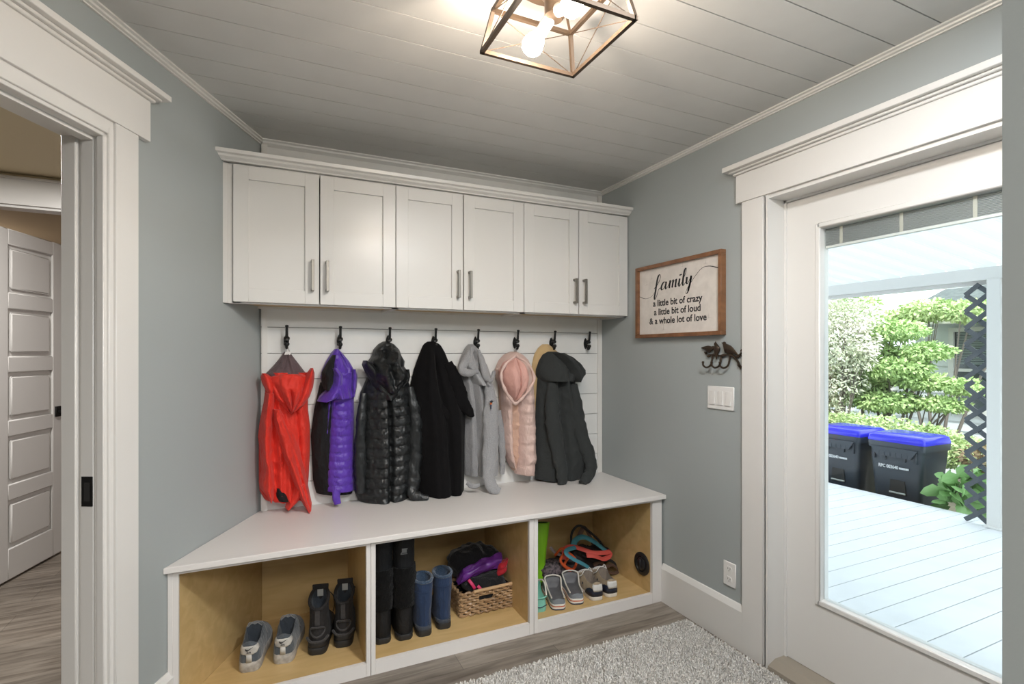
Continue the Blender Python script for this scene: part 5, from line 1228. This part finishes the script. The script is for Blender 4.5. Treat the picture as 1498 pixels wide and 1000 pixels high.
# wheeled bins
BINM = mat('charcoal_bin_plastic', (0.034, 0.043, 0.056), 0.36); BLUE = mat('blue_lid_plastic', (0.030, 0.030, 0.62), 0.16)
def wheelie(y0, label, rz):
    base = Vector((6.05, y0, -.62)); r = empty('wheeled_bin', base, label, 'bin', 'charcoal wheeled bins with blue lids'); 
    c_, s_ = math.cos(rz), math.sin(rz)
    f = lambda x, y, z: base + Vector((c_ * x * .66 - s_ * y * .81, s_ * x * .66 + c_ * y * .81, z))      # x back, y right->left, z up; front face at x = 0
    W = .345
    mb = MB()
    def rr(z, w, x0, x1, rad=.06, n=4):
        pts = []
        for (cx, cy, a0) in ((x0 + rad, -w + rad, PI), (x1 - rad, -w + rad, 1.5 * PI), (x1 - rad, w - rad, 0), (x0 + rad, w - rad, .5 * PI)):
            for k in range(n + 1):
                a = a0 + k * PI / 2 / n; pts.append(f(cx + rad * math.cos(a), cy + rad * math.sin(a), z))
        return pts
    mb.loft([rr(0.02, .26, .09, .62), rr(.10, .268, .075, .65), rr(.60, .295, .035, .70), rr(.80, .312, .02, .73), rr(.84, .318, .015, .735), rr(1.0, .325, .01, .76), rr(1.045, .335, .0, .77)])
    mb.build('bin_body', BINM, r, angle=50)
    mb = MB(); mb.loft([rr(.985, .345, -.02, .775), rr(1.045, .348, -.025, .78), rr(1.055, .345, -.02, .775)]); mb.build('bin_rim', BINM, r, angle=50)
    mb = MB()
    mb.prism([(-.285, 1.0), (.285, 1.0), (.205, .905), (-.205, .905)], -.055, .02, f=lambda a, b, c: f(c, a, b), bevel=.006)
    for k in range(-2, 4): mb.box(-.060, -.053, k * .068 - .035, k * .068 - .030, .905, .950, f=f)
    for sy in (-1, 1): mb.box(-.018, .02, sy * .255 - .012, sy * .255 + .012, .86, 1.0, f=f, bevel=.004); mb.box(-.012, .04, sy * .12 - .01, sy * .12 + .01, .86, .91, f=f, bevel=.004)
    mb.build('front_grip', BINM, r)
    mb = MB(); mb.loft([rr(1.056, .350, -.030, .78), rr(1.075, .350, -.032, .78), rr(1.120, .335, -.012, .765), rr(1.138, .300, .03, .73)]); mb.build('lid', BLUE, r, angle=50)
    mb = MB(); mb.tube([f(.77, -.24, 1.02), f(.84, -.24, 1.05), f(.84, .24, 1.05), f(.77, .24, 1.02)], .016, 8); mb.build('push_handle', BINM, r)
    for sy in (-1, 1):
        mb = MB(); mb.lathe([(.11, -.03), (.13, -.02), (.13, .02), (.11, .03), (.04, .03), (.04, -.03)], f(.66, sy * .29, .13), f(0, 1, 0) - base, 24, caps=False); mb.build('wheel', RUB, r)
    mb = MB(); mb.prism([(-.085, .655), (.085, .655), (.100, .505), (-.100, .505)], -.004, .03, f=lambda a, b, c: f(.026 + c - (b - .58) * .05, a - .02, b)); mb.build('grab_recess', DARKHOLE, r, smooth=False)
    mb = MB(); mb.tube([f(.018, -.115, .520), f(.018, .075, .520)], .010, 6); mb.build('grab_bar', mat('pale_grab_bar', (0.42, 0.43, 0.40), .5) if 'pale_grab_bar' not in MATS else MATS['pale_grab_bar'], r)
    mb = MB(); T_ = lambda a, b, c: f(-.001 + .004 - (.79 - .76) * .0 - c, -a + 0.0, .775 + b)
    mb.text('RPC 003640', .050, lambda a, b, c: T_(a + .04, b, c + .004), bold=.0012, space=.95, align='RIGHT')
    for k in range(9): mb.box(.050 + k * .013, .060 + k * .013, .004, .024, .003, .006, f=T_)
    mb.build('lettering', mat('white_print', (.75, .76, .77), .6) if 'white_print' not in MATS else MATS['white_print'], r, smooth=False)
wheelie(3.31, 'charcoal wheeled bin with a blue lid, the one nearer the white patio post', 0.0)
wheelie(3.95, 'charcoal wheeled bin with a blue lid, half cut off by the door frame', 0.0)

# neighbouring house
SID = mat('white_siding', (0.72, 0.74, 0.76), 0.6); SHG = mat('grey_green_shingles', (0.115, 0.135, 0.125), 0.9, var=(12, .4))
GLS = mat('dark_window_glass', (0.05, 0.065, 0.07), 0.12); SLT = mat('window_blind', (0.26, 0.31, 0.31), .6)
hr = empty('neighbour_house', (12, 4.5, -.62), 'white sided neighbouring house behind the garden shrubs', 'house')
mb = MB(); zz = -.62
mb.box(10.2, 14, -6, 5.25, -.62, 1.95); mb.box(10.2, 13, 5.25, 8.4, -.62, 1.45)
while zz < 1.9:
    mb.prism([(10.2, zz), (10.178, zz), (10.2, zz + .15)], -6, 5.25 if zz > 1.25 else 8.4, f=lambda a, b, c: (a, c, b)); zz += .15
mb.build('wall', SID, hr, smooth=False)
mb = MB(); P8 = [(9.75, -6.2, 2.0), (14.2, -6.2, 2.0), (14.2, 5.40, 2.0), (9.75, 5.40, 2.0), (11.7, -5, 2.66), (11.7, 5.52, 2.62)]
v_ = [mb.bm.verts.new(p) for p in P8]
for q_ in ((0, 1, 4), (1, 2, 5, 4), (2, 3, 5), (3, 0, 4, 5), (0, 3, 2, 1)): mb.bm.faces.new([v_[i] for i in q_])
mb.build('roof', SHG, hr, smooth=False)
mb = MB(); mb.box(9.70, 9.78, -6.2, 5.40, 1.86, 2.02); mb.build('fascia', TRIM, hr, smooth=False)
for (wy0, wy1, wz0, wz1) in ((3.75, 4.66, .50, 1.74), (5.68, 6.12, .48, .98)):
    mb = MB()
    for b_ in ((wy0 - .07, wy0, wz0 - .07, wz1 + .07), (wy1, wy1 + .07, wz0 - .07, wz1 + .07), (wy0, wy1, wz0 - .09, wz0), (wy0, wy1, wz1, wz1 + .07), (wy0, wy1, (wz0 + wz1) / 2 - .025, (wz0 + wz1) / 2 + .025)): mb.box(10.12, 10.2, *b_)
    w_o = mb.build('window', TRIM, hr, smooth=False)
    MB().box(10.165, 10.17, wy0, wy1, wz0, wz1).build('pane', GLS, w_o, smooth=False)
    mb = MB()
    for k in range(20 if wz1 > 1.2 else 8): mb.box(10.155, 10.16, wy0 + .03, wy1 - .03, wz1 - .03 - k * .026, wz1 - .016 - k * .026)
    mb.build('blind', SLT, w_o, smooth=False)

# shrubs and trees
def leafmat(name, a, b): return mat(name, a, .55, var=(2.6, 0, b))
def plant(name, label, cat, base, blobs, n, size, material, seed, trunk=None, group=None, droop=.3, asp=.45):
    r = empty(name, base, label, cat, group); rg_ = random.Random(seed); vs, fs = [], []
    tot = sum(b[3] * b[4] for b in blobs)
    for (cx, cy, cz, ra, rb) in blobs:
        for _ in range(int(n * ra * rb / tot)):
            d = Vector((rg_.gauss(0, 1), rg_.gauss(0, 1), rg_.gauss(0, 1))).normalized(); q_ = rg_.random() ** .35
            p = Vector((cx + d.x * ra * q_, cy + d.y * ra * q_, cz + d.z * rb * q_))
            if p.z < base[2] + .02: continue
            u = (d * .6 + Vector((rg_.gauss(0, .6), rg_.gauss(0, .6), rg_.gauss(0, .4) - droop))).normalized(); w = u.orthogonal().normalized(); w = (Matrix.Rotation(rg_.uniform(0, 6.28), 3, u) @ w)
            nn = u.cross(w); L_ = size * rg_.uniform(.6, 1.3); b = len(vs)
            vs += [p, p + u * L_ * .35 + w * L_ * asp * .5 + nn * L_ * .06, p + u * L_ * .75 + w * L_ * asp * .36 + nn * .02 * L_, p + u * L_, p + u * L_ * .75 - w * L_ * asp * .36 + nn * .02 * L_, p + u * L_ * .35 - w * L_ * asp * .5 + nn * L_ * .06]
            fs += [(b, b + 1, b + 2, b + 3), (b, b + 3, b + 4, b + 5)]
    me = bpy.data.meshes.new('foliage'); me.from_pydata(vs, [], fs); me.materials.append(material)
    o = bpy.data.objects.new('foliage', me); COL.objects.link(o); o.parent = r; o.matrix_parent_inverse = r.matrix_basis.inverted()
    mb = MB(); b0 = Vector(base)
    for (cx, cy, cz, ra, rb) in blobs:
        t = Vector((cx, cy, cz)); mid = b0.lerp(t, .5) + Vector((rg_.uniform(-.1, .1), rg_.uniform(-.1, .1), 0))
        P_ = bez([b0, mid, t], 10); mb.tube(P_, [.030 - .0022 * i for i in range(11)], 6)
        for _ in range(3):
            e_ = t + Vector((rg_.uniform(-1, 1) * ra * .7, rg_.uniform(-1, 1) * ra * .7, rg_.uniform(-.2, .8) * rb)); mb.tube(bez([P_[6], P_[6].lerp(e_, .5) + Vector((0, 0, .05)), e_], 6), [.012 - .0014 * i for i in range(7)], 5)
    mb.build('trunk', mat('bark_' + str(seed), (0.22, 0.19, 0.165), .9), r)
    return r
G1 = leafmat('fresh_green_leaf', (0.56, 0.70, 0.32), (0.30, 0.46, 0.16)); G2 = leafmat('pale_blossom_leaf', (0.82, 0.78, 0.68), (0.50, 0.56, 0.36)); G3 = leafmat('lime_leaf', (0.62, 0.72, 0.38), (0.38, 0.52, 0.20)); G4 = leafmat('broad_green_leaf', (0.36, 0.58, 0.24), (0.20, 0.38, 0.12)); G5 = leafmat('dark_leaf', (0.22, 0.34, 0.14), (0.10, 0.18, 0.06)); G6 = leafmat('rusty_leaf', (0.36, 0.26, 0.14), (0.18, 0.14, 0.07))
plant('blossom_shrub', 'tall pale flowering shrub behind the left bin', 'shrub', (7.6, 5.1, -.62), [(7.6, 5.05, 1.05, .50, .42), (7.5, 4.85, 1.55, .50, .36), (7.6, 5.35, 1.6, .5, .45), (7.5, 5.15, .50, .40, .35), (7.55, 4.62, 1.35, .26, .22), (7.55, 4.75, 1.92, .42, .22), (7.6, 5.2, 2.08, .48, .26)], 15000, .058, G2, 1, asp=.36)
plant('dogwood_tree', 'layered light green dogwood behind the bins', 'tree', (8.2, 4.65, -.62), [(8.2, 4.55, 1.72, .46, .15), (8.2, 4.95, 1.42, .48, .17), (8.1, 4.50, 1.18, .50, .16), (8.2, 4.98, .98, .46, .17), (8.1, 4.55, .70, .46, .15), (8.3, 4.15, 1.42, .34, .12), (8.4, 3.75, .95, .26, .10), (8.3, 3.95, .70, .30, .10), (8.3, 4.2, 1.0, .34, .12)], 17000, .060, G1, 2, asp=.48)
plant('low_hedge', 'low lime green hedge just behind the bins', 'hedge', (7.25, 4.1, -.62), [(7.25, 4.5, .38, .40, .20), (7.2, 4.0, .36, .40, .22), (7.25, 3.6, .32, .38, .20), (7.15, 3.2, .26, .34, .20), (7.3, 4.95, .34, .3, .20)], 11000, .042, G3, 3, asp=.55)
plant('broadleaf_shrub', 'broad-leaved green shrub between the bin and the lattice', 'shrub', (6.15, 2.66, -.62), [(6.02, 2.70, -.05, .14, .20), (6.00, 2.74, .10, .12, .12), (6.15, 2.62, .20, .12, .10)], 130, .15, G4, 4, asp=.75)
plant('rusty_shrub', 'small rust tinted shrub behind the broad-leaved shrub', 'shrub', (6.7, 2.72, -.62), [(6.7, 2.82, .30, .20, .16), (6.7, 2.62, .10, .20, .2)], 800, .06, G6, 5)
plant('leafy_tree', 'light leafy tree in front of the neighbouring roof', 'tree', (9.2, 4.45, -.62), [(9.2, 4.55, 2.06, .40, .16), (9.2, 4.0, 2.0, .38, .16), (9.2, 5.0, 1.95, .34, .14), (9.1, 3.6, 1.9, .25, .12)], 5200, .065, G3, 6, asp=.5)
plant('dark_shrub', 'dark shrub low at the left edge of the glass', 'shrub', (6.95, 4.80, -.62), [(6.95, 4.80, .22, .20, .30), (6.95, 5.05, .50, .25, .30)], 2600, .08, G5, 7, asp=.3)
plant('evergreen_tree', 'tall tree behind the flowering shrub', 'tree', (9.0, 5.9, -.62), [(9.0, 6.0, 1.5, .6, .6), (9.0, 5.7, 2.2, .5, .35), (8.9, 5.7, .9, .45, .40)], 6600, .075, G1, 8)
plant('side_shrub', 'green shrub behind the lattice', 'shrub', (7.0, 2.35, -.62), [(7.0, 2.4, .15, .36, .45), (7.0, 2.2, .7, .36, .4)], 3000, .065, G1, 9)

# ================================================================== LIGHT, WORLD, CAMERA
def light(name, kind, loc, energy, col, **k):
    d = bpy.data.lights.new(name, kind); d.energy = energy; d.color = col
    for a, b in k.items():
        if a != 'rot': setattr(d, a, b)
    o = bpy.data.objects.new(name, d); COL.objects.link(o); o.location = loc
    if 'rot' in k: o.rotation_euler = k['rot']
    return o
light('sun', 'SUN', (-4, -8, 12), 3.0, (1.0, 0.96, 0.90), angle=math.radians(1.0), rot=Vector((0.36, 0.50, -0.80)).to_track_quat('-Z', 'Y').to_euler())
light('hall_fill_light', 'AREA', (0.1, -1.2, 2.40), 62, (1.0, 0.97, 0.93), shape='DISK', size=1.3)  # added fill behind the camera, no fixture there
light('entry_fill_light', 'AREA', (1.0, 0.52, 2.44), 30, (0.93, 0.965, 1.0), shape='DISK', size=0.28)  # added cool fill above the frame for rug, bench and lower door
light('next_room_fill_light', 'AREA', (-1.25, 3.0, 2.43), 34, (1.0, 0.97, 0.93), shape='DISK', size=0.25)  # added fill out of view, brightens the open panel door
light('far_room_glow_fill', 'POINT', (-2.6, 5.9, 2.1), 9, (1.0, 0.82, 0.70), shadow_soft_size=.08)  # unseen warm point light added for a glow in the far room
w = bpy.data.worlds.new('sky'); SC.world = w; w.use_nodes = True
nt = w.node_tree; bg = nt.nodes['Background']
bg.inputs['Color'].default_value = (0.82, 0.92, 1.0, 1); bg.inputs['Strength'].default_value = 2.6

cam = bpy.data.cameras.new('camera'); cam.sensor_width = 36; cam.lens = FPX / 1498 * 36; cam.shift_y = (HZ - 500) / 1498; cam.clip_start = 0.02
co = bpy.data.objects.new('camera', cam); COL.objects.link(co); co.location = (0, 0, CAMH); co.rotation_euler = (PI / 2, 0, -YAW)
SC.camera = co
vs_ = SC.view_settings; vs_.view_transform = 'Standard'; vs_.look = 'None'; vs_.gamma = 1.0; vs_.exposure = 0.42; vs_.use_curve_mapping = False
SC.cycles.max_bounces = 10; SC.cycles.diffuse_bounces = 5; SC.cycles.transparent_max_bounces = 8; SC.cycles.sample_clamp_indirect = 6.0
SC.cycles.use_denoising = True
